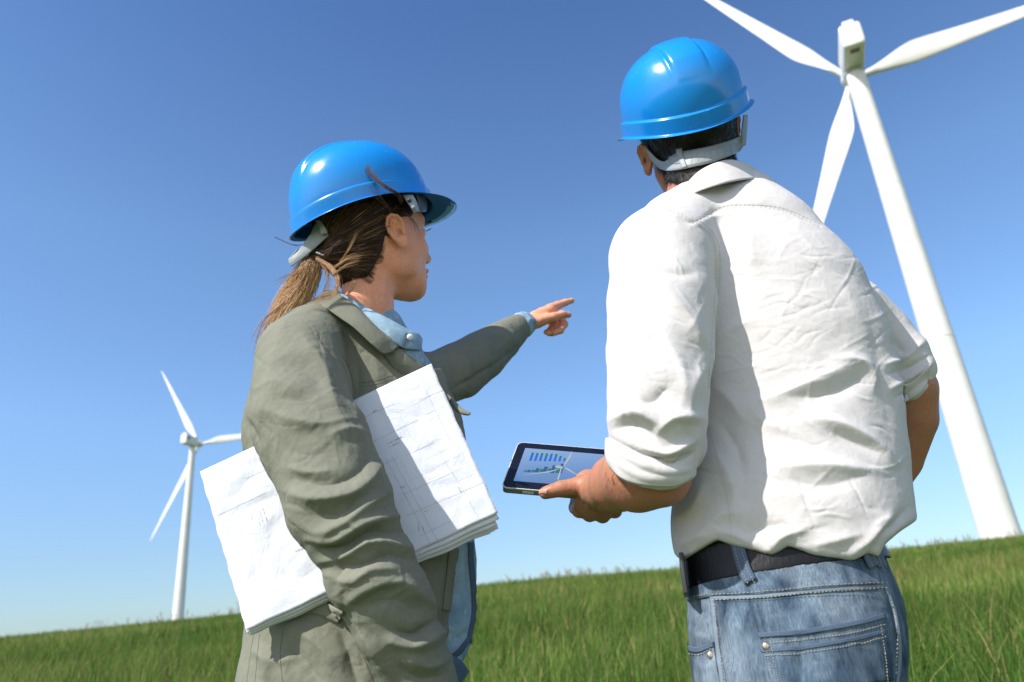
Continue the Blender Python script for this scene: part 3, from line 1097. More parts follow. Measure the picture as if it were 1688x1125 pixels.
MF = creases(60, (1200, 400, 1470, 640), -12, 30, (20, 80), 0.7, 2.4, 3) + creases(30, (1190, 640, 1490, 880), 10, 35, (25, 90), 1.0, 3.0, 4) + creases(40, (1005, 440, 1165, 780), 60, 35, (20, 70), 0.9, 2.8, 5) + [  # shirt folds: points, height mm, width, other width
    # left sleeve
    ([(1070, 452), (1103, 492), (1135, 530), (1160, 572), (1163, 600)], 6.5, 10, 26), ([(1080, 440), (1115, 452), (1150, 448)], -3.5, 12),
    ([(1010, 600), (1040, 640), (1060, 690)], 3.5, 14), ([(1100, 560), (1125, 620), (1120, 680)], 4, 14), ([(1165, 600), (1140, 640), (1130, 700)], 5, 12, 20),
    ([(1012, 690), (1050, 680), (1085, 700)], 6, 10), ([(1015, 708), (1050, 702), (1082, 722)], -5, 9), ([(1085, 712), (1110, 690), (1155, 690)], 5.5, 9),
    ([(1005, 735), (1050, 760), (1100, 778), (1145, 770)], 3.0, 5), ([(1001, 722), (1040, 742), (1080, 755), (1140, 750)], -4.5, 5), ([(1062, 738), (1100, 748), (1145, 725)], 6, 7),
    ([(1078, 757), (1110, 765), (1142, 745)], -4, 5), ([(1010, 755), (1060, 785), (1120, 790)], 2.2, 5),
    ([(1045, 480), (1060, 560), (1050, 620)], 2.5, 16), ([(1100, 640), (1080, 660), (1060, 665)], -4, 9), ([(1030, 520), (1025, 580), (1030, 640)], -2, 12),
    # armhole seam and yoke seam
    ([(1122, 362), (1150, 372), (1172, 395), (1180, 430), (1176, 500), (1172, 560), (1168, 640)], -3.2, 5), ([(1186, 400), (1190, 450), (1186, 500)], 2, 7),
    ([(1060, 352), (1110, 350), (1145, 366), (1185, 345), (1230, 340), (1290, 346), (1350, 372)], -1.8, 3.5),
    ([(1140, 372), (1170, 360), (1210, 352)], 1.5, 5),
    # back
    ([(1242, 368), (1236, 400), (1238, 440)], 4, 9, 22), ([(1240, 662), (1275, 655), (1330, 632), (1395, 604)], 5, 18, 9), ([(1300, 655), (1350, 652), (1400, 636), (1428, 618)], -5, 15),
    ([(1380, 592), (1420, 596), (1442, 618), (1440, 640)], 4.5, 9), ([(1235, 670), (1262, 700), (1300, 712)], 4, 14), ([(1330, 690), (1385, 700), (1440, 730), (1475, 765)], 6.5, 14, 10),
    ([(1372, 712), (1410, 728), (1450, 748)], -6, 11), ([(1285, 772), (1345, 768), (1400, 772), (1450, 778)], 5, 12), ([(1300, 790), (1360, 800), (1430, 782)], -3.5, 14),
    
    
    ([(1185, 560), (1210, 540), (1240, 530)], 2, 9), ([(1180, 640), (1205, 660), (1230, 700)], 4, 12), ([(1190, 700), (1215, 740), (1225, 790)], -4, 11),
    ([(1175, 740), (1205, 790), (1215, 850)], 3, 12), ([(1155, 880), (1190, 850), (1230, 845)], 4, 12), ([(1130, 850), (1150, 830), (1160, 800)], 4, 10),
    ([(1270, 905), (1290, 885), (1330, 872)], 5.5, 9, 16), ([(1230, 880), (1270, 868), (1300, 870)], -4, 10), ([(1400, 915), (1430, 890), (1470, 850)], 5, 10), ([(1340, 900), (1380, 890), (1420, 880)], 4, 12),
    ([(1120, 905), (1140, 890), (1170, 880)], 4, 8), ([(1180, 875), (1210, 882), (1240, 895)], 4, 8), ([(1450, 880), (1475, 865), (1495, 840)], -4, 9),
    ([(1430, 500), (1450, 600), (1470, 720)], -2, 16), ([(1330, 400), (1390, 470), (1430, 550)], 1.5, 12),
    # right sleeve
    ([(1462, 600), (1490, 590), (1520, 566)], 5.5, 6), ([(1470, 616), (1500, 606), (1530, 588)], -4.5, 5), ([(1470, 640), (1500, 622), (1534, 600)], 4.5, 5), ([(1478, 655), (1505, 643), (1532, 622)], -3.5, 5), ([(1470, 560), (1490, 580), (1512, 575)], -3.5, 8),
]
V = fold(V, F, [(f[0], f[1] * (1.35 if abs(f[1]) > 1.9 else 1.1), *f[2:]) for f in MF])
V = crumple(V, F, 0.7, 48, 5, True)
V = crumple(V, F, 0.22, 14, 9, True)
SHV, SHF = V, F
shirt = mm('shirt', (V, F), M['shirt'], man)
shirt_t = bvh(V, F)
M['thread'] = material('seam_thread', (0.50, 0.46, 0.41), 0.8)


def seam(parent, tree, pts, mat, n=60, r=0.55, off=0.3, dash=False, name='seam'):
    g = line_on(tree, pts, n, r, off, dash or None)
    if g: return mm(name, g, mat, parent)


cuff_a = mm('sleeve_cuff', drape(shirt_t, [[(1001, 722), (1022, 735), (1058, 752), (1100, 762), (1124, 758), (1140, 748)], [(1000, 745), (1018, 764), (1055, 780), (1100, 788), (1124, 782), (1139, 771)], [(1004, 766), (1028, 789), (1062, 799), (1104, 801), (1123, 796), (1138, 786)]], 70, 16, 0.4, 2.6), M['shirt'], shirt)
mm('sleeve_cuff', drape(shirt_t, [[(1489, 634), (1502, 629), (1518, 616), (1532, 600)], [(1491, 662), (1502, 659), (1515, 650), (1527, 634)]], 24, 8, 0.3, 2.0), M['shirt'], shirt)
Vs = []
for pts in ([(1052, 353), (1110, 348), (1146, 364), (1185, 343), (1230, 338), (1290, 344), (1352, 370)], [(1052, 356), (1110, 351), (1146, 368), (1185, 347), (1230, 342), (1290, 348), (1350, 374)],
            [(1150, 368), (1174, 392), (1181, 430), (1177, 500), (1173, 560), (1168, 640)], [(1156, 366), (1180, 392), (1187, 430), (1183, 500), (1179, 555)], [(1168, 705), (1185, 760), (1200, 830), (1205, 885)]):
    g = line_on(shirt_t, pts, 90, 0.42, 0.15, True)
    if g: Vs.append(g)
stitches(Vs, M['thread'], shirt)

# collar: band of cloth standing round the neck
def ribbon(name, rows, nu, mat, parent, thick=1.6, off=0.0, sm=2, bulge=0.0, nv=None):
    """rows: list of polylines of (x, y, D)"""
    R = np.array([catmull(r, nu) for r in rows])
    nv = nv or max(len(rows) * 4, 5)
    G = np.array([catmull(R[:, j], nv) if len(rows) > 2 else R[:, j][0] * (1 - np.linspace(0, 1, nv)[:, None]) + R[:, j][-1] * np.linspace(0, 1, nv)[:, None] for j in range(nu)])
    P = np.array([[U(*q) for q in col] for col in G])
    return mm(name, shell(P, off, thick, bulge, sm), mat, parent)


collar = ribbon('collar', [[(1128, 330, 985), (1150, 317, 960), (1190, 304, 955), (1225, 297, 978), (1250, 294, 1010), (1252, 288, 1045)],
                           [(1124, 318, 1000), (1145, 300, 975), (1180, 285, 972), (1215, 278, 990), (1244, 284, 1020), (1246, 282, 1050)],
                           [(1126, 312, 1010), (1150, 286, 990), (1180, 270, 985), (1208, 265, 1000), (1236, 274, 1030), (1241, 277, 1055)],
                           [(1128, 320, 1018), (1152, 292, 1000), (1180, 278, 996), (1206, 274, 1012), (1230, 281, 1038), (1236, 282, 1060)]], 60, M['shirt'], shirt, 1.6)

# body: head, neck, trunk inside the clothes, arms, hands
MH = M_RC.copy()
mbody = head_prims(M_O, MH, 1.0)
mneck = Chain([hat_local(M_O, MH, 1.0, (0, -28, -60)), U(1158, 300, 1050), U(1168, 350, 1055)], [52, 54, 60], 12)
jaw = Chain([hat_local(M_O, MH, 1.0, (-52, 6, -80)), hat_local(M_O, MH, 1.0, (-40, 0, -120)), U(1125, 335, 1060)], [18, 20, 30], 12)
Vh, Fh = surface_nets(mbody + [('+', mneck, 18), ('+', jaw, 14)], 2.0)
Vh = smooth(Vh, Fh, 2)
trunk = [('+', Limb([(1168, 350, 1058, 62, 50), (1228, 430, 1050, 130, 72), (1262, 500, 1045, 150, 88), (1300, 660, 1035, 150, 84), (1302, 850, 1028, 140, 80)], k=30), 0),
         ('+', Limb([(1120, 400, 1010, 48), (1088, 560, 945, 48), (1082, 725, 925, 44), (1082, 770, 925, 40)], k=14), 20),
         ('+', Limb([(1340, 440, 1090, 48), (1440, 560, 1115, 44), (1500, 640, 1112, 41)], k=14), 20),
         ('+', Limb([(1500, 640, 1112, 41), (1506, 690, 1130, 37), (1488, 760, 1160, 30), (1458, 815, 1168, 25)], k=12), 6)]
Vt, Ft = surface_nets(trunk, 6); Vt = smooth(Vt, Ft, 2)
# right hand resting on the hip
rh = [('+', Chain([U(1488, 760, 1160), U(1458, 815, 1168), U(1442, 845, 1164)], [28, 24, 24], 8), 0), ('+', Ell(U(1430, 866, 1158), (22, 38, 34), frame(wdir((-.2, -.6, -.7)), wdir((1, 0, 0)))), 10),
      ('+', Chain([U(1440, 850, 1140), U(1446, 868, 1120), U(1448, 884, 1108)], [12, 10.5, 9], 3), 6)]
for _i, (_x, _D) in enumerate(((1434, 1176), (1424, 1184), (1414, 1188), (1406, 1188))):
    rh.append(('+', Chain([U(_x, 880, _D - 12), U(_x - 14, 905, _D - 4), U(_x - 34, 920 - _i * 2, _D - 8)], [10.5, 9.5, 8], 3), 3))
Vrh, Frh = surface_nets(rh, 2.4)
# left forearm and the hand that grips the tablet
arm = [('+', Chain([U(1082, 775, 925), U(1050, 785, 960), U(1018, 796, 1020), U(1000, 806, 1070), U(988, 808, 1110)], [45, 44, 37, 30, 28], 16), 0),
       ('+', Chain([U(1090, 790, 925), U(1050, 800, 950)], [34, 30], 10), 10),
       ('+', Chain([U(988, 808, 1110), U(976, 812, 1150)], [28, 30], 8), 8),
       # palm / back of hand
       ('+', Ell(U(982, 822, 1150), (37, 30, 34), frame(wdir((-.3, .9, .1)), wdir((.2, 0, 1)))), 12),
       ('+', Chain([U(1000, 800, 1120), U(970, 796, 1150)], [20, 21], 6), 10),
       # thumb along the lower edge of the tablet
       ('+', Chain([U(986, 797, 1135), U(957, 801, 1118), U(925, 806, 1116), U(899, 813, 1118)], [19, 14.5, 12, 9.8], 4), 7),
       ('+', Ell(U(912, 809, 1113), (17, 10, 9), frame(wdir((0, 1, 0)), wdir((0, 0, 1)))), 4)]
for (x0, y0, x1, y1, x2, y2, r) in ((960, 826, 955, 846, 950, 838, 12.0), (975, 832, 972, 852, 962, 846, 12.5), (995, 832, 993, 854, 980, 848, 12.5), (1012, 828, 1013, 847, 1000, 843, 11.5)):
    arm.append(('+', Chain([U(x0, y0, 1145), U(x1, y1 - 5, 1165), U(x1 - 6, y1 - 9, 1195), U(x2, y2 - 18, 1225)], [r, r, r * .92, r * .8], 4), 3.5))
Va, Fa = surface_nets(arm, 1.9)
Va = smooth(Va, Fa, 1)
Va = fold(Va, Fa, [([(905, 806), (908, 813), (906, 820)], -0.8, 2), ([(938, 797), (942, 806), (941, 815)], -0.9, 2.5), ([(934, 797), (937, 806)], -0.7, 2), ([(962, 826), (965, 838)], -1.2, 3), ([(984, 832), (984, 846)], -1.2, 3)])
mbodyo = mm('body', join([(Vh, Fh), (Vt, Ft), (Va, Fa), (Vrh, Frh)]), M['skin_m'], man)
M['nail'] = material('finger_nail', (0.55, 0.30, 0.24), 0.3)
arm_t = bvh(Va, Fa)
g = drape(arm_t, [[(889, 808), (895, 806), (903, 808)], [(888, 815), (894, 814), (902, 815)]], 8, 6, 0.15, 0.5)
if g: mm('thumb_nail', g, M['nail'], mbodyo)

# jeans
md = material('denim', (0.12, 0.19, 0.29), 0.9, 0.1); k = NT(md)
a = k.noise(9, 4, 0.6); b = k.noise(700, 2, 0.6, stretch=(1, 1, 0.08)); c = k.noise(38, 3, 0.6, 0.5, stretch=(1, 1, 0.35))
c0 = k.mix(k.ramp(a, [(0.35, (0, 0, 0)), (0.65, (1, 1, 1))]), (0.022, 0.040, 0.075), (0.105, 0.160, 0.225))
c1 = k.mix(k.ramp(c, [(0.4, (0, 0, 0)), (0.75, (1, 1, 1))]), c0, (0.20, 0.28, 0.36))
c2 = k.mix(0.7, k.mix(k.ramp(k.noise(5, 3, 0.6, 1.0), [(0.52, (0, 0, 0)), (0.74, (0.7, 0.7, 0.7))]), c1, (0.32, 0.39, 0.45)), k.ramp(b, [(0.3, (0.28, 0.31, 0.37)), (0.7, (1.08, 1.06, 1.05))]), 'MULTIPLY')
k.l(c2, k.b.inputs['Base Color'])
k.bump([(b, 0.0006, 0.6), (k.noise(900, 1, 0.5, stretch=(0.15, 0.15, 1)), 0.0004, 0.5), (c, 0.002, 0.4)])
M['denim'] = md
M['denim_dark'] = cloth_mat('denim_edge', (0.05, 0.075, 0.125), (0.12, 0.17, 0.24), 0.85, 900, 0.0006, 0.0)
M['denim_thread'] = material('denim_thread', (0.36, 0.33, 0.27), 0.8)
M['rivet'] = material('rivet_metal', (0.62, 0.50, 0.42), 0.35, 0.5, 1.0)
def jeans_top(Q):
    px, py = to_px(Q)
    return (np.interp(px, [1110, 1135, 1221, 1300, 1394, 1454, 1500], [955, 950, 930, 915, 905, 905, 905]) - py) * 0.85
JN = [('+', Limb([(1280, 890, 1030, 150, 96), (1282, 920, 1027, 153, 100), (1294, 955, 1022, 160, 106), (1306, 1005, 1018, 168, 113), (1308, 1050, 1015, 168, 118), (1308, 1120, 1012, 160, 120), (1308, 1170, 1015, 156, 110)], k=30), 0),
      ('+', Limb([(1245, 1130, 990, 88), (1245, 1300, 1010, 84)], k=20), 12),
      ('+', Limb([(1385, 1110, 1000, 82), (1395, 1300, 1020, 80)], k=20), 16),
      ('&', Fn(jeans_top), 3)]
V, F = surface_nets(JN, 3.4); V = smooth(V, F, 3)
JF = [([(1174, 960), (1180, 1040), (1192, 1125)], 1.5, 3), ([(1320, 1060), (1322, 1110), (1322, 1180)], -8, 14), ([(1174, 986), (1260, 982), (1350, 972), (1459, 966)], 1.4, 3.5),
      ([(1140, 1040), (1160, 1052), (1185, 1048)], 3, 8), ([(1135, 1000), (1155, 1010), (1172, 1005)], -2.5, 7), ([(1150, 1090), (1165, 1100), (1190, 1095)], 2.5, 7),
      ([(1200, 1010), (1215, 1040), (1230, 1080)], 1.5, 12), ([(1460, 968), (1472, 1010), (1480, 1070), (1478, 1120)], -2, 4), ([(1465, 960), (1476, 1000), (1486, 1060)], 2.4, 5), ([(1420, 935), (1440, 940), (1466, 960)], 2.2, 6)]
V = fold(V, F, JF + creases(40, (1135, 960, 1490, 1125), 20, 40, (15, 60), 0.9, 4, 21)); V = crumple(V, F, 0.6, 22, 15, True)
jeans_V, jeans_F = V, F
# legs down to the field
gz = float(ground_h(0.4, 1.05))
legs = []
for (x, y, D) in ((1245, 1290, 1010), (1405, 1290, 1020)):
    p = to_world(U(x, y, D)); q = np.array([p[0], p[1] + 0.02, gz + 0.05])
    legs.append(lathe(p + [0, 0, 0.06], q, 0.083, 0.055, 28, 12, axisprof=[(0, .080), (.3, .078), (.45, .066), (.6, .068), (.8, .058), (1, .062)]))
jw = to_world(V)
jv, jf = join([(jw, [list(q) for q in F]), *legs])
jeans = mk('jeans', jv, jf, M['denim'], man)
for (x, D) in ((1245, 1010), (1405, 1020)):
    p = to_world(U(x, 1290, D)); c = np.array([p[0], p[1] + 0.07, gz + 0.035])
    mk('shoe', *rounded_box(c, np.array([0, 1.0, 0]), np.array([1.0, 0, 0]), np.array([0, 0, 1.0]), 0.14, 0.048, 0.045), M['strap_dark'], man)
jt = bvh(V, F)
M['belt'] = material('belt_leather', (0.008, 0.008, 0.010), 0.42, 0.3); k = NT(M['belt'])
k.bump([(k.noise(240, 3, 0.6, stretch=(1, 1, 0.4)), 0.0012, 0.5), (k.noise(30, 2), 0.002, 0.3)])
BL_ = Limb([(1281, 850, 1032, 151, 98), (1281, 890, 1030, 152, 99), (1283, 920, 1027, 155, 103), (1295, 955, 1022, 163, 109), (1306, 1005, 1018, 172, 116)], k=30)
BT = surface_nets([('+', BL_, 0)], 6)
BT = (smooth(BT[0], BT[1], 3), BT[1])
btree = bvh(*BT)
def band_px(top, bot, n=90, off=2.2, th=2.6, tree=btree, nv=7):
    return drape(tree, [top, bot], n, nv, off, th)
bt_top = [(1126, 915), (1180, 893), (1240, 884), (1300, 878), (1380, 872), (1430, 878), (1452, 882)]
bt_bot = [(1132, 971), (1180, 957), (1221, 949), (1256, 944), (1320, 934), (1394, 923), (1430, 921), (1456, 920)]
def belt_band(Q):
    px, py = to_px(Q)
    t = np.interp(px, [1100, 1126, 1180, 1240, 1300, 1380, 1430, 1460, 1500], [926, 915, 893, 884, 878, 873, 878, 884, 890]); b_ = np.interp(px, [1100, 1132, 1180, 1221, 1256, 1320, 1394, 1430, 1460, 1500], [985, 971, 957, 949, 944, 934, 923, 921, 920, 924])
    return np.maximum(t - py, py - b_) * 0.85
V, F = surface_nets([('+', Fn(lambda Q: BL_(Q) - 3.0, *BL_.box()), 0), ('-', Fn(lambda Q: BL_(Q) + 1.5), 0), ('&', Fn(belt_band), 1.5)], 1.9)
belt = mm('belt', (smooth(V, F, 1), F), M['belt'], man)
mk('buckle', *rounded_box(to_world(U(1127, 948, 985)), np.array([0.05, 0.1, 0.99]), np.array([0.2, 0.98, -0.1]), np.array([0.98, -0.2, -0.03]), 0.026, 0.02, 0.003), M['strap_dark'], belt)
# waistband, belt loops, seams, pockets
wb = drape(jt, [[(1132, 966), (1180, 952), (1225, 943), (1300, 932), (1394, 920), (1444, 916)], [(1136, 992), (1174, 984), (1240, 982), (1300, 977), (1380, 969), (1450, 965)]], 80, 8, 0.6, 2.0)
mm('waistband', wb, M['denim'], jeans)
for (tp, bt_) in (([(1212, 897), (1230, 905), (1222, 899)], None),):
    pass
def strip(tree, path, w, n=30, off=0.8, th=1.4, nv=5):
    P = catmull(path, n)[:, :2]; T = np.gradient(P, axis=0); T /= np.linalg.norm(T, axis=1)[:, None]; Nn = np.stack([-T[:, 1], T[:, 0]], 1)
    return drape(tree, [[tuple(p - q * w / 2) for p, q in zip(P, Nn)][::3], [tuple(p + q * w / 2) for p, q in zip(P, Nn)][::3]], n, nv, off, th)
for path, w in (([(1217, 893), (1222, 915), (1229, 940), (1241, 964)], 21), ([(1420, 905), (1427, 920), (1436, 938)], 18), ([(1436, 904), (1442, 920), (1449, 938)], 12)):
    lp = mm('belt_loop', strip(btree, path, w, 20, 5.4, 2.2), M['denim_dark'], jeans)
    P = catmull(path, 20)
    g1 = line_on(btree, [(x - w * .25, y) for x, y in path], 30, 0.5, 7.8, True); g2 = line_on(btree, [(x + w * .25, y) for x, y in path], 30, 0.5, 7.8, True)
    stitches([g1, g2], M['denim_thread'], lp)
wide = [([(1174, 986), (1260, 982), (1350, 973), (1459, 966)], 7), ([(1172, 960), (1177, 1010), (1184, 1070), (1192, 1130)], 6), ([(1459, 966), (1474, 1010), (1482, 1070), (1478, 1130)], 5)]
M['denim_worn'] = cloth_mat('denim_worn_edge', (0.30, 0.36, 0.42), (0.10, 0.15, 0.21), 0.9, 900, 0.0008, 0.0)
for path, w in wide: mm('seam', strip(jt, path, w, 40, 0.5, 1.2), M['denim_worn'], jeans)
pk = mm('back_pocket', drape(jt, [[(1253, 1046), (1320, 1040), (1400, 1028), (1455, 1014)], [(1257, 1075), (1330, 1066), (1400, 1056), (1457, 1042)], [(1268, 1140), (1330, 1138), (1400, 1132), (1470, 1120)]], 60, 26, 0.8, 2.2), M['denim'], jeans)
mm('pocket_hem', drape(jt, [[(1251, 1044), (1320, 1038), (1400, 1026), (1455, 1011)], [(1253, 1052), (1320, 1046), (1400, 1034), (1456, 1020)]], 60, 6, 3.0, 1.8), M['denim_dark'], pk)
mm('pocket_hem', drape(jt, [[(1254, 1070), (1325, 1064), (1400, 1051), (1457, 1037)], [(1256, 1077), (1326, 1071), (1400, 1058), (1458, 1044)]], 60, 6, 3.0, 0.8), M['denim_dark'], pk)
wp = mm('coin_pocket', drape(jt, [[(1137, 1066), (1152, 1068), (1178, 1058)], [(1142, 1100), (1160, 1100), (1182, 1094)], [(1146, 1140), (1165, 1140), (1190, 1134)]], 30, 18, 0.6, 1.8), M['denim'], jeans)
mm('pocket_hem', drape(jt, [[(1137, 1064), (1154, 1066), (1178, 1056)], [(1139, 1074), (1155, 1076), (1179, 1066)]], 30, 5, 2.4, 1.2), M['denim_dark'], wp)
for (x, y, tr) in ((1264, 1066, jt), (1175, 1081, jt)):
    c = hit(tr, x, y, 3.0)
    d = -c / np.linalg.norm(c)
    V, F = lathe(to_world(c), to_world(c + d * 2.5), 0.0052, 0.004, 20, 4, axisprof=[(0, .0046), (.6, .0044), (.9, .0034), (1, .0024)])
    mk('rivet', V, F, M['rivet'], jeans)
st = []
for pts, n in (([(1176, 982), (1260, 978), (1350, 969), (1458, 962)], 90), ([(1176, 990), (1260, 986), (1350, 977), (1458, 970)], 90), ([(1260, 1062), (1330, 1054), (1400, 1044), (1454, 1030)], 80), ([(1262, 1082), (1330, 1076), (1400, 1064), (1456, 1050)], 80),
               ([(1262, 1052), (1268, 1090), (1278, 1130)], 40), ([(1271, 1052), (1277, 1090), (1286, 1130)], 40), ([(1448, 1030), (1455, 1080), (1460, 1130)], 40), ([(1180, 990), (1187, 1060), (1198, 1130)], 50), ([(1140, 1078), (1156, 1080), (1176, 1070)], 16), ([(1464, 985), (1474, 1040), (1472, 1110)], 40), ([(1138, 985), (1160, 982), (1170, 980)], 16)):
    g = line_on(jt, pts, n, 0.55, 3.6, True)
    if g: st.append(g)
stitches(st, M['denim_thread'], jeans)

# short dark hair at the back of the head
M['hair_m'] = material('hair_black', (0.012, 0.008, 0.006), 0.5, 0.45)
def hair_region(tree, xs, ys, inside, step=1.0): ...
head_t = bvh(Vh, Fh)
MHR3 = lambda *r: np.array(r) * 1.0
HN = mbody[:3] + [('+', mneck, 18)]
hp = [('+', Fn(lambda Q: seval(HN, Q) - 4.5, M_O - 150, M_O + 190), 0)]
def face_cut(Q):
    q = (Q - M_O) @ MH.T
    # keep the back: hair line passes behind the ears, side hair in front of them only high up
    lim = np.where(q[:, 2] > -34, 62.0, -20.0 - 0.18 * (q[:, 2] + 34))
    return q[:, 1] - lim
def nape_cut(Q):
    px, py = to_px(Q)
    return py - np.interp(px, [1050, 1075, 1090, 1102, 1120, 1150, 1180, 1215, 1250], [262, 272, 288, 300, 305, 303, 292, 285, 280])
hp += [('&', Fn(face_cut), 8), ('&', Fn(nape_cut), 5)]
Vr, Fr = surface_nets(hp, 2.2); Vr = smooth(Vr, Fr, 1)
Vr = crumple(Vr, Fr, 0.8, 5, 3, True, (1, 0.4, 1))
Nr = normals(Vr, Fr)
ids = rng.choice(len(Vr), 9000); p0 = Vr[ids]; n0 = Nr[ids]
q = (p0 - M_O) @ MH.T
keep = (n0 @ (M_O / np.linalg.norm(M_O)) < 0.4); p0 = p0[keep]; n0 = n0[keep]
dwn = -MH[2]; fl = dwn[None] - (n0 @ dwn)[:, None] * n0; fl /= np.maximum(np.linalg.norm(fl, axis=1), 1e-6)[:, None]
fl += rng.normal(0, 0.22, fl.shape)
ln = rng.uniform(7, 15, len(p0))[:, None]
lines = np.stack([p0 - n0 * 0.5, p0 + fl * ln * .5 + n0 * 1.5, p0 + fl * ln + n0 * rng.uniform(.2, 2.4, len(p0))[:, None]], 1)
hv, hf = tubes(lines, np.array([0.28, 0.22, 0.06]), 3)
mm('hair', join([(Vr, Fr), (hv, hf)]), M['hair_m'], man)
# fine hairs on the forearm
# fine hairs on the forearm catch the light
L_ = []
for _ in range(150):
    x, y = rng.uniform(996, 1030), rng.uniform(768, 822)
    p = hit(arm_t, x, y, 0)
    if p is None or (x > 1040 and rng.uniform() < 0.6): continue
    d = wdir((-.35, .1, -.75)) + rng.normal(0, .25, 3); l = rng.uniform(5, 9)
    v = -p / np.linalg.norm(p)
    L_.append([p, p + d * l * .5 + v * 1.5, p + d * l + v * 1.8])
M['hair_body'] = material('hair_brown_fine', (0.10, 0.055, 0.03), 0.6)
hv = tubes(np.array(L_), np.array([0.14, 0.11, 0.03]), 3)
mm('arm_hair', hv, M['hair_body'], mbodyo)

# harness strap of the hat round the back of the head
hair_t = bvh(Vr, Fr)
root = man_hat
sp_top = [(1062, 238), (1073, 250), (1085, 262), (1098, 266), (1115, 254), (1140, 249), (1170, 243), (1200, 233), (1216, 226), (1224, 221)]
sp_bot = [(1060, 242), (1068, 256), (1082, 272), (1098, 282), (1118, 281), (1142, 276), (1175, 268), (1205, 257), (1217, 251), (1224, 245)]
HT = surface_nets([('+', Fn(lambda Q: seval(HN, Q) - 8.5, M_O - 150, M_O + 190), 0)], 4)
HT = (smooth(HT[0], HT[1], 12), HT[1])
ht = bvh(*HT)
hs = mm('harness_strap', drape(ht, [sp_top, sp_bot], 80, 8, 0.5, 1.8), M['strap'], root)
bk = mm('strap_buckle', strip(ht, [(1121, 247), (1124, 262), (1131, 281)], 9, 14, 2.6, 1.8), M['strap'], hs)
mm('strap_slot', drape(ht, [[(1104, 259), (1112, 258), (1120, 256)], [(1106, 271), (1114, 272), (1124, 271)]], 12, 6, 2.4, 0.5), M['strap'], hs)
tk = []
for i in range(9):
    x = 1139 + i * 10.5; y = 254 - i * 2.35
    g = line_on(ht, [(x, y), (x + 2, y + 17)], 8, 0.35, 2.5)
    if g: tk.append(g)
g = line_on(ht, [(1130, 256), (1170, 250), (1205, 239), (1225, 229)], 40, 0.35, 2.6)
if g: tk.append(g)
g = line_on(ht, [(1130, 275), (1170, 266), (1205, 254), (1225, 244)], 40, 0.35, 2.6)
if g: tk.append(g)
mm('strap_ticks', join(tk), M['strap'], hs)
_q = hit(ht, 1216, 236, 3.0); _qD = float(_q @ WY) if _q is not None else 1060.0
ribbon('harness_arm', [[(1219, 244, _qD), (1222, 215, _qD), (1225, 190, _qD)], [(1228, 240, _qD + 12), (1230, 214, _qD + 12), (1231, 190, _qD + 12)]], 16, M['strap'], root, 2)
c = hit(ht, 1099, 277, 3.0); c = U(1103, 275, 0.0 + (c @ WY)) if c is not None else U(1103, 275, 965)
V, F = lathe(to_world(c), to_world(c - c / np.linalg.norm(c) * 3), .004, .0035, 16, 3)
mk('strap_knob', V, F, M['strap'], root)

# ------------------------------------------------------------------ tablet
TBL, TTL = U(825, 806, 1128), U(853, 732, 1200)
TBR, TTR = U(1010, 822, 1128), U(1030, 737, 1200)
tx = (TBR - TBL) / np.linalg.norm(TBR - TBL); ty = (TTL - TBL); ty -= (ty @ tx) * tx; tyl = np.linalg.norm(ty); ty /= tyl; tz = np.cross(tx, ty)
if tz @ TBL > 0: tz = -tz
twd = np.linalg.norm(TBR - TBL); cen = (TBL + TBR + TTL + TTR) / 4
skew = 0
def rrect(w, h, r, n=8):
    o = []
    for cx_, cy_, a0 in ((w - r, h - r, 0), (-w + r, h - r, 90), (-w + r, -h + r, 180), (w - r, -h + r, 270)):
        for a in np.linspace(a0, a0 + 90, n): o.append((cx_ + r * math.cos(rad(a)), cy_ + r * math.sin(rad(a))))
    return np.array(o)
# photo-shaped quad as an affine frame: keep the slight slant the left edge has
ty2 = (TTL - TBL) / np.linalg.norm(TTL - TBL); hh = np.linalg.norm(TTL - TBL) / 2; hw = twd / 2
def slab(w, h, r, z0, z1, bev=0.0):
    A = rrect(w, h, r); n = len(A)
    prof = [(z0, 1), (z1 - bev, 1), (z1, 1 - bev / w)] if bev else [(z0, 1), (z1, 1)]
    V = np.concatenate([cen + (a[:, :1] * tx + a[:, 1:] * ty2) + tz * z for z, s in prof for a in [A * s]]); F = []
    for i in range(len(prof) - 1):
        F += [[i * n + j, i * n + (j + 1) % n, (i + 1) * n + (j + 1) % n, (i + 1) * n + j] for j in range(n)]
    F += [list(range(n))[::-1], list(range((len(prof) - 1) * n, len(prof) * n))]
    return V, F
tab = thing('tablet', tuple(to_world(cen)), 'black bordered tablet computer held in one hand with charts on its lit screen', 'tablet')
M['tab_case'] = material('tablet_case_grey', (0.30, 0.31, 0.29), 0.35, 0.5, 0.6)
M['tab_rim'] = material('tablet_rim_metal_glint', (0.80, 0.80, 0.80), 0.3, 0.6, 0.2)  # pale base colour paints in the sun glint on the metal edges
M['tab_glass'] = material('tablet_bezel_glass', (0.008, 0.010, 0.018), 0.08, 0.5)
mm('case', slab(hw, hh, 9, -11, -1.4), M['tab_case'], tab, False)
mm('rim', slab(hw + 0.8, hh + 0.8, 10, -1.4, 0.6), M['tab_rim'], tab, False)
mm('bezel', slab(hw - 0.6, hh - 0.6, 9, 0.2, 1.0), M['tab_glass'], tab, False)
ms = bpy.data.materials.new('screen_lit'); ms.use_nodes = True; k = NT(ms)
gr = k.n('ShaderNodeTexGradient'); mp = k.n('ShaderNodeMapping'); mp.inputs['Rotation'].default_value = (0, rad(90), 0); mp.inputs['Scale'].default_value = (9, 9, 9); mp.inputs['Location'].default_value = (0.5, 0, 0)
k.l(k.tc.outputs['Object'], mp.inputs['Vector']); k.l(mp.outputs[0], gr.inputs['Vector'])
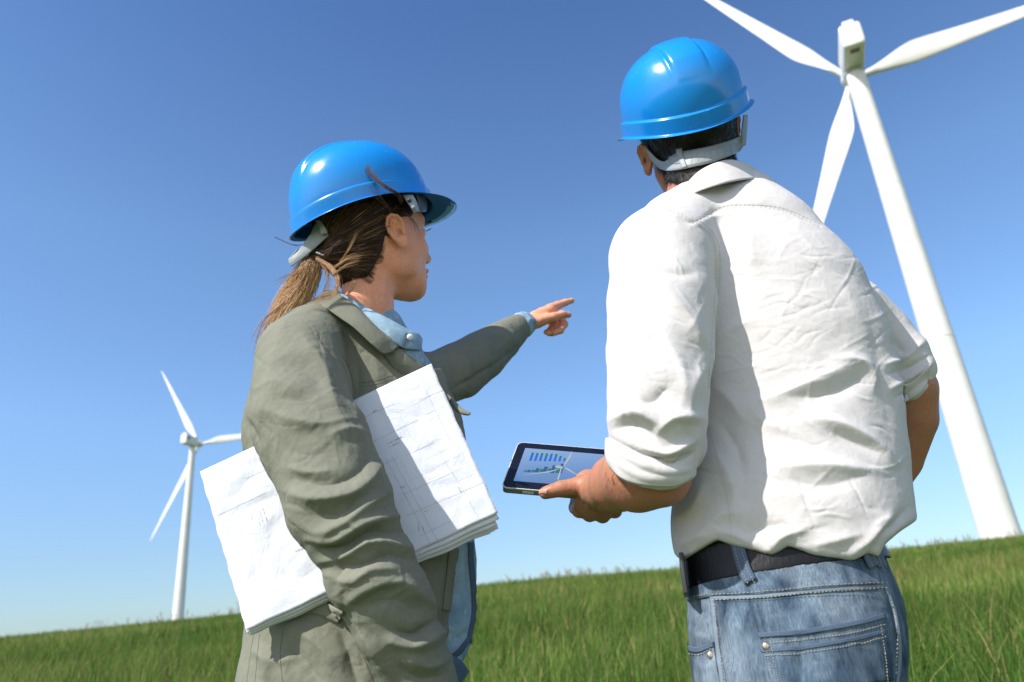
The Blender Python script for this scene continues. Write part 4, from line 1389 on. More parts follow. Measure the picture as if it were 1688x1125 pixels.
col = k.ramp(gr.outputs['Fac'], [(0.0, (0.07, 0.17, 0.42)), (0.4, (0.14, 0.30, 0.62)), (1.0, (0.32, 0.50, 0.80))])
k.l(col, k.b.inputs['Emission Color']); k.b.inputs['Emission Strength'].default_value = 0.62
k.b.inputs['Base Color'].default_value = (0.02, 0.02, 0.03, 1); k.b.inputs['Roughness'].default_value = 0.3; k.b.inputs['Specular IOR Level'].default_value = 0.15
def scr_slab(x0, y0, x1, y1, z):
    """screen rectangle in fractions of the tablet face (0..1 from left / bottom)"""
    pts = [(x0, y0), (x1, y0), (x1, y1), (x0, y1)]
    V = np.array([cen + tx * (2 * a - 1) * hw + ty2 * (2 * b - 1) * hh + tz * z for a, b in pts] + [cen + tx * (2 * a - 1) * hw + ty2 * (2 * b - 1) * hh + tz * (z - 0.25) for a, b in pts])
    return V, np.array([[0, 1, 2, 3], [7, 6, 5, 4], [0, 4, 5, 1], [1, 5, 6, 2], [2, 6, 7, 3], [3, 7, 4, 0]])
scr = mm('screen', scr_slab(0.085, 0.14, 0.915, 0.87, 1.3), ms, tab, False)
def emis(name, c, s=0.6):
    m = material(name, (0.01, 0.01, 0.01), 0.3); b = m.node_tree.nodes['Principled BSDF']; b.inputs['Emission Color'].default_value = (*c, 1); b.inputs['Emission Strength'].default_value = s; return m
E_blue, E_green, E_navy, E_pale, E_line = emis('chart_blue', (0.0, 0.16, 0.75)), emis('chart_green', (0.0, 0.22, 0.22)), emis('chart_navy', (0.03, 0.12, 0.30)), emis('picture_pale', (0.50, 0.58, 0.60)), emis('chart_grid', (0.25, 0.38, 0.60), .5)
def inv(px, py):
    """photo position -> fractions on the tablet face"""
    r = np.array([(px - CX) / FPX, (py - CY) / FPX, 1.0]); n = np.cross(tx, ty2)
    t = (cen @ n) / (r @ n); P = r * t - cen
    A = np.stack([tx, ty2, n], 1); a, b, _ = np.linalg.solve(A, P)
    return (a / hw + 1) / 2, (b / hh + 1) / 2
bars = {'b': [], 'g': [], 'n': []}
z = 1.6
for i in range(8):
    x0, yb = inv(872 + i * 8.0, 761 + i * 0.15)
    htot = [0.19, 0.18, 0.18, 0.175, 0.17, 0.165, 0.125, 0.075][i]; gs = [0.03, 0.05, .06, .075, .09, .07, .04, .03][i] if i != 4 else 0.004
    xx, _ = inv(876 + i * 8.0, 761)
    bars['b'].append(scr_slab(x0, yb, xx, yb + htot - gs, z)); bars['g'].append(scr_slab(x0, yb + htot - gs, xx, yb + htot, z))
for i in range(5):
    x0, yb = inv(863 + i * 13, 779 + i * 0.5); x1, _ = inv(869 + i * 13, 779); x2, _ = inv(875 + i * 13, 779)
    bars['g'].append(scr_slab(x0, yb, x1, yb + [.03, .05, .075, .09, .12][i], z)); bars['n'].append(scr_slab(x1, yb, x2, yb + [.045, .09, .13, .17, .21][i], z))
for key, em in (('b', E_blue), ('g', E_green), ('n', E_navy)):
    for g in bars[key]: mm('chart_bar', g, em, scr, False)
ln = []
x0, y0 = inv(861, 782)
for i in range(5): ln.append(scr_slab(x0, y0 + i * 0.045, x0 + 0.30, y0 + i * 0.045 + 0.006, 1.45))
for i in range(4): ln.append(scr_slab(x0, y0 - 0.04 - i * 0.03, x0 + 0.32, y0 - 0.034 - i * 0.03, 1.45))
for g in ln: mm('chart_line', g, E_line, scr, False)
# little wind turbine shown on the screen
def onscr(pts, zz):
    V = np.array([cen + tx * (2 * a - 1) * hw + ty2 * (2 * b - 1) * hh + tz * zz for a, b in (inv(*p) for p in pts)]); n = len(V)
    V = np.concatenate([V, V - tz * 0.2]); return V, [list(range(n))] + [[i, i + n, (i + 1) % n + n, (i + 1) % n] for i in range(n)]
mm('screen_picture', join([onscr([(943, 745), (941, 755), (930, 770), (928, 770), (936, 756)], 1.9), onscr([(929, 771), (938, 775), (954, 786), (951, 785), (936, 777)], 1.9), onscr([(927, 773), (905, 780.5), (860, 785), (905, 778.5)], 1.9), onscr([(924, 774), (926, 774), (921, 792), (918, 792)], 1.9), onscr([(914, 770), (920, 769), (928, 771), (927, 774), (917, 773)], 1.9)]), E_pale, scr, False)
mm('port', slab(0, 0, 0, 0, 0) if False else (lambda c0: (np.array([c0 + tx * a - ty2 * 0.8 + tz * b for a, b in ((-9, -8), (9, -8), (9, -4), (-9, -4))] + [c0 + tx * a + ty2 * 2 + tz * b for a, b in ((-9, -8), (9, -8), (9, -4), (-9, -4))]), np.array([[0, 1, 2, 3], [7, 6, 5, 4], [0, 4, 5, 1], [1, 5, 6, 2], [2, 6, 7, 3], [3, 7, 4, 0]])))(cen - ty2 * hh - tx * hw * 0.52), M['tab_rim'], tab, False)

# ------------------------------------------------------------------ the woman
woman = thing('person', (-0.2, 1.14, float(ground_h(-0.2, 1.14))), 'woman with a brown ponytail in an olive jacket pointing ahead with one arm', 'person')
M['jacket'] = cloth_mat('olive_canvas', (0.172, 0.178, 0.134), (0.228, 0.230, 0.180), 0.92, 1300, 0.0009, 0.0)
M['jacket_in'] = cloth_mat('olive_canvas_inside', (0.055, 0.053, 0.040), (0.07, 0.068, 0.05), 0.9, 900, 0.0008, 0.0)
M['jacket_thread'] = material('olive_thread', (0.10, 0.097, 0.072), 0.85)
ml = material('light_denim', (0.30, 0.43, 0.55), 0.85, 0.2); k = NT(ml)
a = k.noise(16, 4, 0.6); b = k.noise(800, 2, 0.6, stretch=(1, 1, 0.3)); c = k.noise(60, 4, 0.6, 0.6)
c0 = k.mix(k.ramp(a, [(0.35, (0, 0, 0)), (0.65, (1, 1, 1))]), (0.17, 0.29, 0.41), (0.33, 0.47, 0.58))
c1 = k.mix(k.ramp(c, [(0.55, (0, 0, 0)), (0.8, (1, 1, 1))]), c0, (0.50, 0.62, 0.70))
k.l(k.mix(0.35, c1, k.ramp(b, [(0.3, (0.7, 0.72, 0.76)), (0.7, (1.2, 1.18, 1.15))]), 'MULTIPLY'), k.b.inputs['Base Color'])
k.bump([(b, 0.0004, 0.5), (c, 0.0016, 0.5)])
M['ldenim'] = ml

WT = [(588, 548, 1135, 78, 62), (572, 602, 1140, 124, 82), (574, 660, 1145, 160, 90), (573, 692, 1146, 170, 92), (588, 740, 1148, 178, 94), (590, 830, 1148, 176, 96), (584, 900, 1146, 170, 96), (575, 1000, 1140, 167, 98), (569, 1065, 1136, 164, 100), (561, 1130, 1132, 168, 102), (556, 1210, 1130, 172, 104)]
ARM = [(497, 592, 1045, 72), (499, 640, 1015, 79), (500, 696, 985, 83), (521, 731, 975, 87), (541, 776, 960, 83), (560, 831, 950, 86), (580, 872, 945, 76), (600, 905, 945, 68), (612, 942, 948, 75), (635, 987, 955, 71), (650, 1027, 962, 66), (672, 1067, 970, 60), (692, 1122, 985, 58), (725, 1210, 1010, 52)]
FARM = [(640, 615, 1190, 52), (690, 632, 1215, 52), (722, 626, 1240, 46), (758, 610, 1290, 46), (795, 586, 1350, 40), (826, 562, 1400, 32), (853, 541, 1440, 23)]


def front_open(Q):
    # the jacket hangs open: nothing of it right of its front edge low down
    px, py = to_px(Q)
    ex = np.interp(py, [620, 655, 741, 830, 905, 990, 1057, 1125, 1200], [760, 752, 784, 786, 757, 743, 735, 722, 715])
    return np.where(py > 640, (px - ex) * 0.95, -60)


def neckline(Q):
    px, py = to_px(Q)
    return (np.interp(px, [520, 545, 575, 610, 640, 660, 695, 730], [480, 500, 520, 545, 566, 580, 604, 612]) - py) * 0.8


def cuff_far(Q):
    a = U(861, 536, 1447); b = U(826, 562, 1400); n = a - b; n /= np.linalg.norm(n)
    return (Q - a) @ n + 3


_far = Limb(FARM, k=12)
JK = [('+', Limb(WT, k=30), 0), ('&', Fn(front_open), 4),
      ('+', Limb([(560, 535, 1125, 52), (515, 565, 1080, 62), (498, 592, 1045, 71)], k=20), 20),
      ('+', Limb([(600, 565, 1150, 48), (650, 600, 1180, 50)], k=10), 16), ('&', Fn(neckline), 4), ('+', Fn(lambda Q: np.maximum(_far(Q), cuff_far(Q)), *_far.box()), 12),
      ('+', Limb(ARM, k=20), 7)]
V, F = surface_nets(JK, 2.2)
V = smooth(V, F, 6)
WF = creases(50, (430, 560, 640, 860), 35, 40, (25, 80), 1.2, 2.8, 13) + creases(50, (540, 860, 740, 1120), 20, 40, (20, 70), 1.4, 2.8, 14) + creases(24, (410, 1040, 600, 1125), 70, 40, (25, 80), 1.3, 7, 15) + creases(26, (720, 530, 860, 650), -40, 40, (15, 45), 0.9, 4, 16) + [
    ([(470, 530), (455, 580), (440, 640), (430, 690)], 2.5, 16), ([(520, 552), (548, 580), (566, 612), (577, 655)], -4, 6, 12), ([(500, 560), (530, 600), (545, 650), (560, 690)], 4.5, 12), ([(465, 600), (500, 610), (540, 640)], -2.5, 14),
    ([(440, 676), (486, 694), (531, 702), (583, 692)], 5.5, 12), ([(450, 655), (490, 660), (530, 680)], -3, 12), ([(432, 640), (460, 630), (500, 648)], 3, 9),
    ([(540, 720), (575, 712), (606, 718)], 5, 10), ([(481, 815), (521, 823), (575, 816), (606, 795), (628, 768)], 7, 9, 16), ([(488, 790), (536, 799), (590, 780), (616, 745)], -6, 13),
    ([(480, 772), (510, 780), (545, 776)], 3.5, 7), ([(470, 740), (510, 750), (560, 745)], -2, 16),
    ([(498, 868), (530, 878), (560, 868), (601, 838), (640, 812)], 6, 10, 14), ([(520, 848), (560, 850), (600, 822)], -5, 10), ([(508, 888), (551, 892), (601, 864), (655, 852)], 6.5, 8), ([(536, 905), (571, 902), (611, 878), (660, 878)], -7, 7),
    ([(531, 924), (571, 918), (611, 896), (674, 905)], 7, 9), ([(560, 935), (600, 930), (640, 915), (680, 925)], -5.5, 8), ([(540, 950), (580, 958), (610, 940), (650, 938)], 5, 8), ([(545, 905), (560, 930), (556, 960)], -5, 8),
    ([(571, 996), (611, 968), (660, 962), (717, 1000)], 6.5, 10, 14), ([(600, 1000), (650, 990), (700, 1010)], -3.5, 14), ([(646, 1040), (682, 1047), (720, 1022)], -6, 9), ([(640, 1056), (690, 1064), (738, 1040)], 6, 9),
    ([(590, 1040), (620, 1075), (640, 1110)], 4, 12), ([(670, 1085), (710, 1098), (745, 1080)], 4, 10), ([(655, 1100), (690, 1120), (730, 1115)], -4, 10), ([(565, 980), (575, 1020), (600, 1060)], -3, 8),
    # far sleeve
    ([(722, 598), (728, 625), (735, 650)], 4, 6), ([(740, 588), (750, 610), (752, 640)], -4, 6), ([(752, 578), (770, 600), (772, 640)], 3.5, 8), ([(730, 652), (770, 628), (820, 598), (852, 572)], -3, 5), ([(790, 560), (805, 580), (812, 610)], 3, 7), ([(812, 548), (828, 566), (836, 588)], -3, 6), ([(826, 540), (842, 556), (850, 572)], 3, 6), ([(760, 640), (775, 645), (790, 630)], 3, 8),
    # lower body of the jacket
    ([(430, 1060), (440, 1100), (436, 1130)], 4, 10), ([(480, 1030), (520, 1060), (560, 1100)], 5, 14), ([(470, 1060), (500, 1090), (530, 1130)], -5, 12), ([(560, 1040), (575, 1080), (590, 1130)], -5, 9), ([(420, 1075), (455, 1090), (490, 1085)], 3, 10),
    ([(735, 720), (752, 760), (760, 800)], 3, 8), ([(700, 930), (715, 980), (720, 1040)], 2, 12), ([(405, 690), (415, 710), (425, 728)], -4, 6),
    ([(600, 560), (620, 600), (625, 640)], 2.5, 12), ([(585, 580), (592, 620), (590, 650)], -3, 7),
]
V = fold(V, F, [(f[0], f[1] * (1.5 if abs(f[1]) > 1.9 else 0.8), *f[2:]) for f in WF])
V = crumple(V, F, 0.8, 34, 31, True); V = crumple(V, F, 0.35, 13, 32, True)
jacket = mm('jacket', (V, F), M['jacket'], woman)
jk = bvh(V, F)
st = []
for pts in ([(553, 583), (570, 612), (580, 655)], [(559, 580), (576, 610), (586, 650)], [(592, 632), (620, 628), (650, 618)], [(592, 638), (620, 634), (648, 624)], [(545, 520), (560, 540), (575, 575)],
            [(418, 1045), (412, 1085), (406, 1130)], [(428, 1045), (424, 1085), (420, 1130)], [(466, 1040), (462, 1080), (466, 1130)], [(740, 915), (734, 980), (724, 1050)], [(744, 915), (738, 980), (729, 1045)], [(728, 650), (775, 622), (825, 592), (856, 566)], [(580, 1040), (600, 1085), (618, 1130)]):
    g = line_on(jk, pts, 70, 0.5, 0.2, True)
    if g: st.append(g)
stitches(st, M['jacket_thread'], jacket)
mm('front_placket', strip(jk, [(747, 905), (741, 960), (735, 1015)], 15, 30, 0.5, 1.6), M['jacket'], jacket)
ribbon('chest_pocket_flap', [[(736, 648, 1108), (750, 662, 1090), (762, 676, 1078), (775, 682, 1072)], [(742, 656, 1100), (752, 672, 1082), (764, 680, 1072), (776, 683, 1070)], [(742, 664, 1098), (751, 676, 1084), (761, 682, 1076), (773, 685, 1072)]], 20, M['jacket'], jacket, 2)
mm('hem_tab', strip(jk, [(505, 1000), (530, 1003), (566, 1019)], 24, 20, 1.5, 2.5), M['jacket'], jacket)
# stand of the jacket front and open lapel
ribbon('lapel', [[(652, 566, 1065), (672, 586, 1068), (697, 603, 1080), (712, 612, 1090)], [(645, 576, 1060), (660, 596, 1062), (682, 615, 1074), (700, 625, 1085)], [(634, 584, 1066), (650, 606, 1070), (670, 622, 1080), (690, 632, 1092)]], 30, M['jacket'], jacket, 2.4)
ribbon('lapel_inside', [[(648, 572, 1069), (668, 590, 1073), (694, 604, 1086)], [(640, 582, 1074), (655, 606, 1082), (684, 618, 1092)]], 24, M['jacket_in'], jacket, 1.5)
jcol = ribbon('jacket_collar', [[(518, 501, 1062), (541, 512, 1040), (563, 527, 1032), (584, 542, 1030), (614, 570, 1034), (631, 583, 1044), (646, 580, 1052)],
                         [(528, 490, 1066), (550, 500, 1046), (574, 514, 1040), (600, 530, 1038), (628, 557, 1042), (642, 570, 1050), (653, 575, 1056)],
                         [(538, 480, 1078), (558, 488, 1058), (584, 505, 1052), (611, 532, 1050), (638, 555, 1054), (649, 558, 1060), (658, 570, 1064)],
                         [(542, 482, 1092), (562, 491, 1074), (588, 508, 1066), (614, 534, 1062), (638, 557, 1064), (648, 560, 1068), (656, 572, 1070)]], 60, M['jacket'], jacket, 2.2, 0, 1)
# denim shirt under the jacket
SH = [('+', Limb([(606, 560, 1130, 66, 50), (640, 640, 1155, 80, 62), (650, 740, 1170, 112, 66), (650, 850, 1180, 128, 66), (653, 940, 1180, 132, 66), (647, 1020, 1176, 134, 66), (632, 1075, 1172, 128, 66), (615, 1110, 1168, 118, 66)], k=20), 0),
      ('+', Limb([(600, 1100, 1150, 140, 84), (600, 1140, 1150, 140, 84)], k=20), 6)]
V, F = surface_nets([SH[0]], 3.2); V = smooth(V, F, 2)
V = fold(V, F, [([(770, 900), (772, 950), (778, 1000), (776, 1040)], -5, 5), ([(760, 900), (757, 960), (752, 1000)], 3, 7), ([(745, 1060), (760, 1050), (775, 1040)], -5, 6), ([(742, 1078), (756, 1070), (770, 1060)], 4, 5)])
V = crumple(V, F, 0.8, 16, 44, True)
shirt_w = mm('denim_shirt', (V, F), M['ldenim'], woman)
sw = bvh(V, F)
mm('shirt_placket', strip(sw, [(775, 895), (776, 930), (781, 985), (780, 1020), (772, 1060)], 8, 40, 0.5, 1.6), M['denim_dark'], shirt_w)
mm('shirt_hem', strip(sw, [(738, 1083), (752, 1078), (766, 1062), (776, 1048)], 7, 20, 0.5, 2), M['denim_dark'], shirt_w)
ribbon('shirt_tail', [[(738, 1078, 1085), (752, 1086, 1090), (760, 1098, 1096)], [(746, 1092, 1084), (762, 1096, 1092), (772, 1108, 1098)], [(745, 1120, 1086), (757, 1116, 1090), (770, 1110, 1096)], [(742, 1140, 1088), (750, 1140, 1090), (757, 1128, 1094)]], 20, M['denim_dark'], shirt_w, 2)
ribbon('shirt_collar', [[(552, 478, 1098), (584, 497, 1072), (612, 512, 1062), (637, 525, 1062), (674, 545, 1078), (689, 551, 1092), (695, 560, 1104)],
                        [(556, 484, 1086), (584, 501, 1064), (611, 522, 1054), (642, 541, 1054), (672, 558, 1066), (688, 566, 1080), (694, 572, 1094)],
                        [(560, 492, 1084), (586, 510, 1064), (612, 536, 1056), (642, 560, 1054), (664, 574, 1062), (684, 577, 1076), (693, 578, 1090)]], 60, M['ldenim'], shirt_w, 1.8, 0, 1)
ribbon('shirt_collar_stand', [[(554, 477, 1104), (586, 497, 1080), (614, 513, 1070), (640, 527, 1070), (676, 549, 1086), (688, 554, 1100)], [(556, 484, 1102), (586, 505, 1078), (614, 523, 1068), (640, 540, 1068), (676, 562, 1084), (690, 567, 1100)]], 40, M['ldenim'], shirt_w, 1.5)
ribbon('shirt_front', [[(655, 570, 1068), (676, 576, 1076), (693, 574, 1092), (699, 590, 1104)], [(664, 580, 1070), (682, 590, 1080), (697, 592, 1096), (700, 602, 1106)], [(672, 592, 1074), (688, 600, 1086), (699, 603, 1098), (702, 612, 1106)]], 24, M['ldenim'], shirt_w, 1.8)
ribbon('collar_button_band', [[(668, 549, 1064), (664, 560, 1060), (659, 572, 1058)], [(673, 551, 1065), (669, 562, 1061), (664, 574, 1059)]], 14, M['denim_dark'], shirt_w, 1.2)
c = U(676, 556, 1060)
M['pearl'] = material('pearl_snap', (0.72, 0.74, 0.74), 0.15, 0.6)
dd = -c / np.linalg.norm(c)
mk('snap_button', *lathe(to_world(c), to_world(c + dd * 3.2), 0, 0, 24, axisprof=[(0, .0052), (.5, .0050), (.8, .0040), (1, .0018)]), M['pearl'], shirt_w)
# cuff of the denim shirt at the pointing hand
V, F = surface_nets([('+', Limb([(846, 546, 1430, 21), (858, 538, 1446, 22), (865, 534, 1455, 19.5)], k=6), 0), ('-', Limb([(866, 534, 1452, 13), (880, 528, 1480, 14)], k=4), 2)], 1.8)
V = smooth(V, F, 1); V = crumple(V, F, 1.6, 8, 51, False)
mm('shirt_cuff', (V, F), M['ldenim'], shirt_w)

# body
WH = W_RC.copy()
_f = wdir((.69, .68, .24)); _u = wdir((-.12, -.24, .95))
WH = frame(_f, _u)
WHO = W_O + WH[2] * -9 + WH[1] * 6 + WH[0] * 5
wp_ = head_prims(WHO, WH, 1.03, True)
neck = Chain([hat_local(WHO, WH, 1.03, (0, -22, -62)), U(606, 505, 1118), U(598, 570, 1132)], [45, 42, 52], 12)
V1, F1 = surface_nets(wp_ + [('+', neck, 22)], 2.0); V1 = smooth(V1, F1, 2)
V1 = fold(V1, F1, [([(640, 430), (634, 470), (628, 520)], 1.8, 6), ([(653, 480), (662, 490), (680, 498)], 1.5, 6)])
trunk = [('+', Limb([(592, 560, 1132, 62, 46), (576, 620, 1145, 104, 62), (590, 740, 1150, 140, 68), (590, 900, 1150, 140, 70), (572, 1100, 1140, 140, 74)], k=20), 0),
         ('+', Limb([(510, 600, 1050, 46), (505, 696, 990, 44), (560, 831, 952, 44), (590, 890, 948, 42), (650, 1027, 965, 36), (700, 1130, 990, 30), (740, 1230, 1020, 24)], k=10), 16),
         ('+', Limb([(660, 620, 1190, 40), (722, 628, 1245, 34), (795, 588, 1350, 26), (853, 541, 1442, 13), (866, 535, 1455, 12.5)], k=10), 14)]
V2, F2 = surface_nets(trunk, 5); V2 = smooth(V2, F2, 1)
hd = [('+', Chain([U(852, 542, 1440), U(868, 535, 1456), U(884, 528, 1468)], [17, 16.5, 17.5], 4), 0),
      ('+', Chain([U(884, 524, 1470), U(906, 512, 1482)], [16.5, 13.5], 4), 8),
      ('+', Chain([U(886, 531, 1462), U(902, 525, 1468)], [14, 12], 4), 6),
      ('+', Chain([U(894, 521, 1480), U(910, 519, 1492)], [15, 13], 4), 8),
      ('+', Chain([U(908, 509, 1484), U(919, 504, 1500), U(932, 499, 1515), U(942.5, 496, 1526)], [11.5, 9.6, 8.2, 6.4], 3), 4),
      ('+', Chain([U(892, 528, 1458), U(912, 523, 1460), U(927, 518.5, 1470), U(937, 519.5, 1480)], [12, 9.8, 8.6, 7.2], 3), 4),
      ('+', Chain([U(914, 517, 1498), U(926, 526, 1510), U(930.5, 535, 1505), U(924, 545, 1490), U(915, 549, 1480)], [10, 9, 8.4, 7.8, 6.8], 3), 2.5),
      ('+', Chain([U(908, 521, 1504), U(917, 531, 1512), U(918, 540, 1506), U(910, 549.5, 1492), U(904, 550, 1482)], [9.5, 8.4, 8, 7.2, 6.4], 3), 2),
      ('+', Chain([U(902, 526, 1506), U(909, 536, 1512), U(907, 544, 1506), U(900, 548, 1492)], [8.5, 7, 6.6, 6], 3), 2)]
V3, F3 = surface_nets(hd, 1.7); V3 = smooth(V3, F3, 1)
wbody = mm('body', join([(V1, F1), (V2, F2), (V3, F3)]), M['skin_w'], woman)
hand_t = bvh(V3, F3)
g = drape(hand_t, [[(933, 517), (937, 517.5)], [(933, 521), (938, 521.5)]], 6, 5, 0.2, 0.6)
mm('thumb_nail', g, M['nail'], wbody)
# eye and lips
for sx in (-1, 1):
    c = WHO + (np.array([sx * 31, 78, -24]) * 1.03) @ WH
    V, F = surface_nets([('+', Ell(c + WH[1] * 1.0, (11.6, 11.6, 11.6)), 0)], 1.5)
    fr_ = ((V - c) @ WH[1])
    e = mm('eye', (V, F), material('eye_white', (0.75, 0.72, 0.70), 0.2), wbody)
    V, F = surface_nets([('+', Ell(c + WH[1] * 8.2, (5.5, 5.2, 5.5), WH), 0)], 1.0)
    mm('iris', (V, F), material('eye_brown', (0.05, 0.025, 0.012), 0.15), e)
    L_ = []
    for i in range(26):
        t = -1 + 2 * i / 25
        b0 = c + WH[1] * (12.5 - 4 * t * t) + WH[0] * (t * 13) + WH[2] * (4.5 - 2.5 * t * t)
        L_.append([b0, b0 + WH[1] * 4.5 + WH[2] * 1.0 + WH[0] * t * 2, b0 + WH[1] * 8 + WH[2] * 4.0 + WH[0] * t * 4])
    mm('eyelashes', tubes(np.array(L_), np.array([0.35, 0.3, 0.1]), 3), M['hair_m'], wbody)
    L_ = []
    for i in range(60):
        t = rng.uniform(-1, 1)
        b0 = c + WH[1] * (20 - 6 * t * t) + WH[0] * (t * 19) + WH[2] * (17 + 3 * (1 - t * t) + rng.uniform(-2, 2))
        L_.append([b0, b0 + WH[0] * sx * 3 + WH[2] * .5, b0 + WH[0] * sx * 6])
    mm('eyebrow', tubes(np.array(L_), np.array([0.35, 0.3, 0.1]), 3), M['hair_m'], wbody)

# hair
m = material('hair_brown', (0.05, 0.025, 0.012), 0.55, 0.3); k = NT(m)
at_ = k.n('ShaderNodeAttribute', attribute_name='tint')
sep = k.n('ShaderNodeSeparateColor'); k.l(at_.outputs['Color'], sep.inputs[0])
k.l(k.ramp(sep.outputs[0], [(0.0, (0.016, 0.009, 0.006)), (0.35, (0.05, 0.026, 0.014)), (0.65, (0.30, 0.155, 0.065)), (1.0, (0.72, 0.46, 0.25))]), k.b.inputs['Base Color'])
M['hair_w'] = m
HW = wp_[:3] + [('+', neck, 22)]
def hair_cut(Q):
    q = (Q - WHO) @ WH.T / 1.03
    lim = np.interp(q[:, 2], [-130, -112, -95, -70, -48, -30, -16, -8, 10], [-62, -54, -42, -30, -25, -18, -4, 38, 60])
    return q[:, 1] - lim
def hair_low(Q):
    q = (Q - WHO) @ WH.T / 1.03
    return -118 - q[:, 2] - 0.25 * np.minimum(q[:, 1] + 40, 0)
hh_ = [('+', Fn(lambda Q: seval(HW, Q) - 4.0, WHO - 150, WHO + 175), 0), ('&', Fn(hair_cut), 7), ('&', Fn(hair_low), 8)]
TIE = U(519, 424, 1062)
hh_.append(('+', Chain([hat_local(WHO, WH, 1.03, (0, -72, -62)), TIE + WH[1] * 10, TIE], [42, 15, 8], 10), 20))
V4, F4 = surface_nets(hh_, 2.2); V4 = smooth(V4, F4, 2)
N4 = normals(V4, F4)
htree = bvh(V4, F4)
wtree = bvh(V1, F1)
strands, tint = [], []
ids = rng.choice(len(V4), 12000)
viewO = WHO / np.linalg.norm(WHO)
for i in ids:
    p = V4[i]
    if N4[i] @ viewO > 0.25: continue
    q = (p - WHO) @ WH.T
    if q[2] > 12: continue
    d = np.linalg.norm(TIE - p)
    if d < 12: continue
    L = min(d, rng.uniform(25, 70)); m_ = 8; pts = []
    dirn = (TIE - p) / d
    wob = rng.normal(0, 1.0, 3)
    off = rng.uniform(0.2, 1.8)
    for s in range(m_):
        c = p + dirn * L * s / (m_ - 1) + wob * math.sin(s / (m_ - 1) * 3.14) * 1.5
        cc, n_, ii, dist = htree.find_nearest(Vector(c))
        pts.append(np.array(cc) + np.array(n_) * off * math.sin((s + .6) / m_ * 3.0))
    strands.append(pts); tint.append(np.clip(rng.normal(0.30, 0.12) + 0.10 * math.sin(p[1] * 0.35 + p[2] * 0.1) + (0.35 if rng.uniform() < 0.06 else 0), 0, 1))
    if len(strands) >= 3600: break
for _ in range(900):
    zz = rng.uniform(-118, -14); yy = float(np.interp(zz, [-130, -112, -95, -70, -48, -30, -16], [-62, -54, -42, -30, -25, -18, -4])) + rng.uniform(-12, 3)
    c0_ = hat_local(WHO, WH, 1.03, (rng.choice([-1, 1]) * 70, yy, zz)); cc, n_, ii, dist = wtree.find_nearest(Vector(c0_)); cc = np.array(cc); n_ = np.array(n_)
    d = TIE - cc; d = d - (d @ n_) * n_; d /= np.linalg.norm(d); L = rng.uniform(12, 34)
    strands.append([cc + d * L * (s / 7) + n_ * (0.3 + 3.2 * math.sin(s / 7 * 1.6)) + rng.normal(0, .25, 3) for s in range(8)]); tint.append(rng.uniform(.1, .4))
_rw = np.where(np.arange(len(strands)) < len(strands) - 900, 0.42, 0.17)[:, None] * np.ones((1, 8))
S1 = tubes(np.array(strands), _rw * np.array([.5, 1, 1, 1, 1, 1, .9, .4]), 3)
T1 = np.repeat(np.array(tint), 8 * 3)
# ponytail
cl = np.array([U(*p) for p in ((519, 424, 1062), (511, 445, 1066), (499, 468, 1074), (485, 494, 1082), (468, 524, 1088), (452, 556, 1092))])
wid = np.array([9, 18, 23, 26, 25, 18.0])
lines, tint = [], []
side = np.cross(wdir((0, 1, 0)), cl[-1] - cl[0]); side /= np.linalg.norm(side); dep = np.cross(side, (cl[-1] - cl[0]) / np.linalg.norm(cl[-1] - cl[0]))
for i in range(4200):
    a = rng.uniform(0, 6.283); r = math.sqrt(rng.uniform(0, 1)); L = rng.uniform(2.6, 6)
    a2 = a + rng.normal(0, 0.5); wv = rng.normal(0, 1, 2) * 2.6; r *= (1.25 if rng.uniform() < .08 else 1)
    pts = []
    for s in range(6):
        t = s / 5 * (L / 6 + rng.uniform(-.0, .0)) * 5; j = min(int(t), 4); f_ = t - j
        c = cl[j] * (1 - f_) + cl[j + 1] * f_; w = wid[j] * (1 - f_) + wid[j + 1] * f_
        aa = a + (a2 - a) * s / 5
        pts.append(c + side * (math.cos(aa) * r * w + wv[0] * math.sin(s * 1.1)) + dep * (math.sin(aa) * r * w * 0.62 + wv[1] * math.sin(s * .9)))
    lines.append(pts); base_t = np.clip(rng.normal(0.80, 0.18) - 0.12 * (math.cos(a) * r), 0, 1)
    tint.append([np.clip(base_t - .22 + 0.55 * s / 5, 0, 1) for s in range(6)])
P6 = np.array(lines)
# resample for smoothness
P11 = np.zeros((len(P6), 11, 3)); P11[:, ::2] = P6; P11[:, 1::2] = (P6[:, :-1] + P6[:, 1:]) / 2
T6 = np.array(tint); T11 = np.zeros((len(T6), 11)); T11[:, ::2] = T6; T11[:, 1::2] = (T6[:, :-1] + T6[:, 1:]) / 2
S2 = tubes(P11, np.full((len(P11), 11), 0.26) * np.interp(np.linspace(0, 1, 11), [0, .7, 1], [1, 1, .25]), 3)
T2 = np.repeat(T11.reshape(-1), 3)
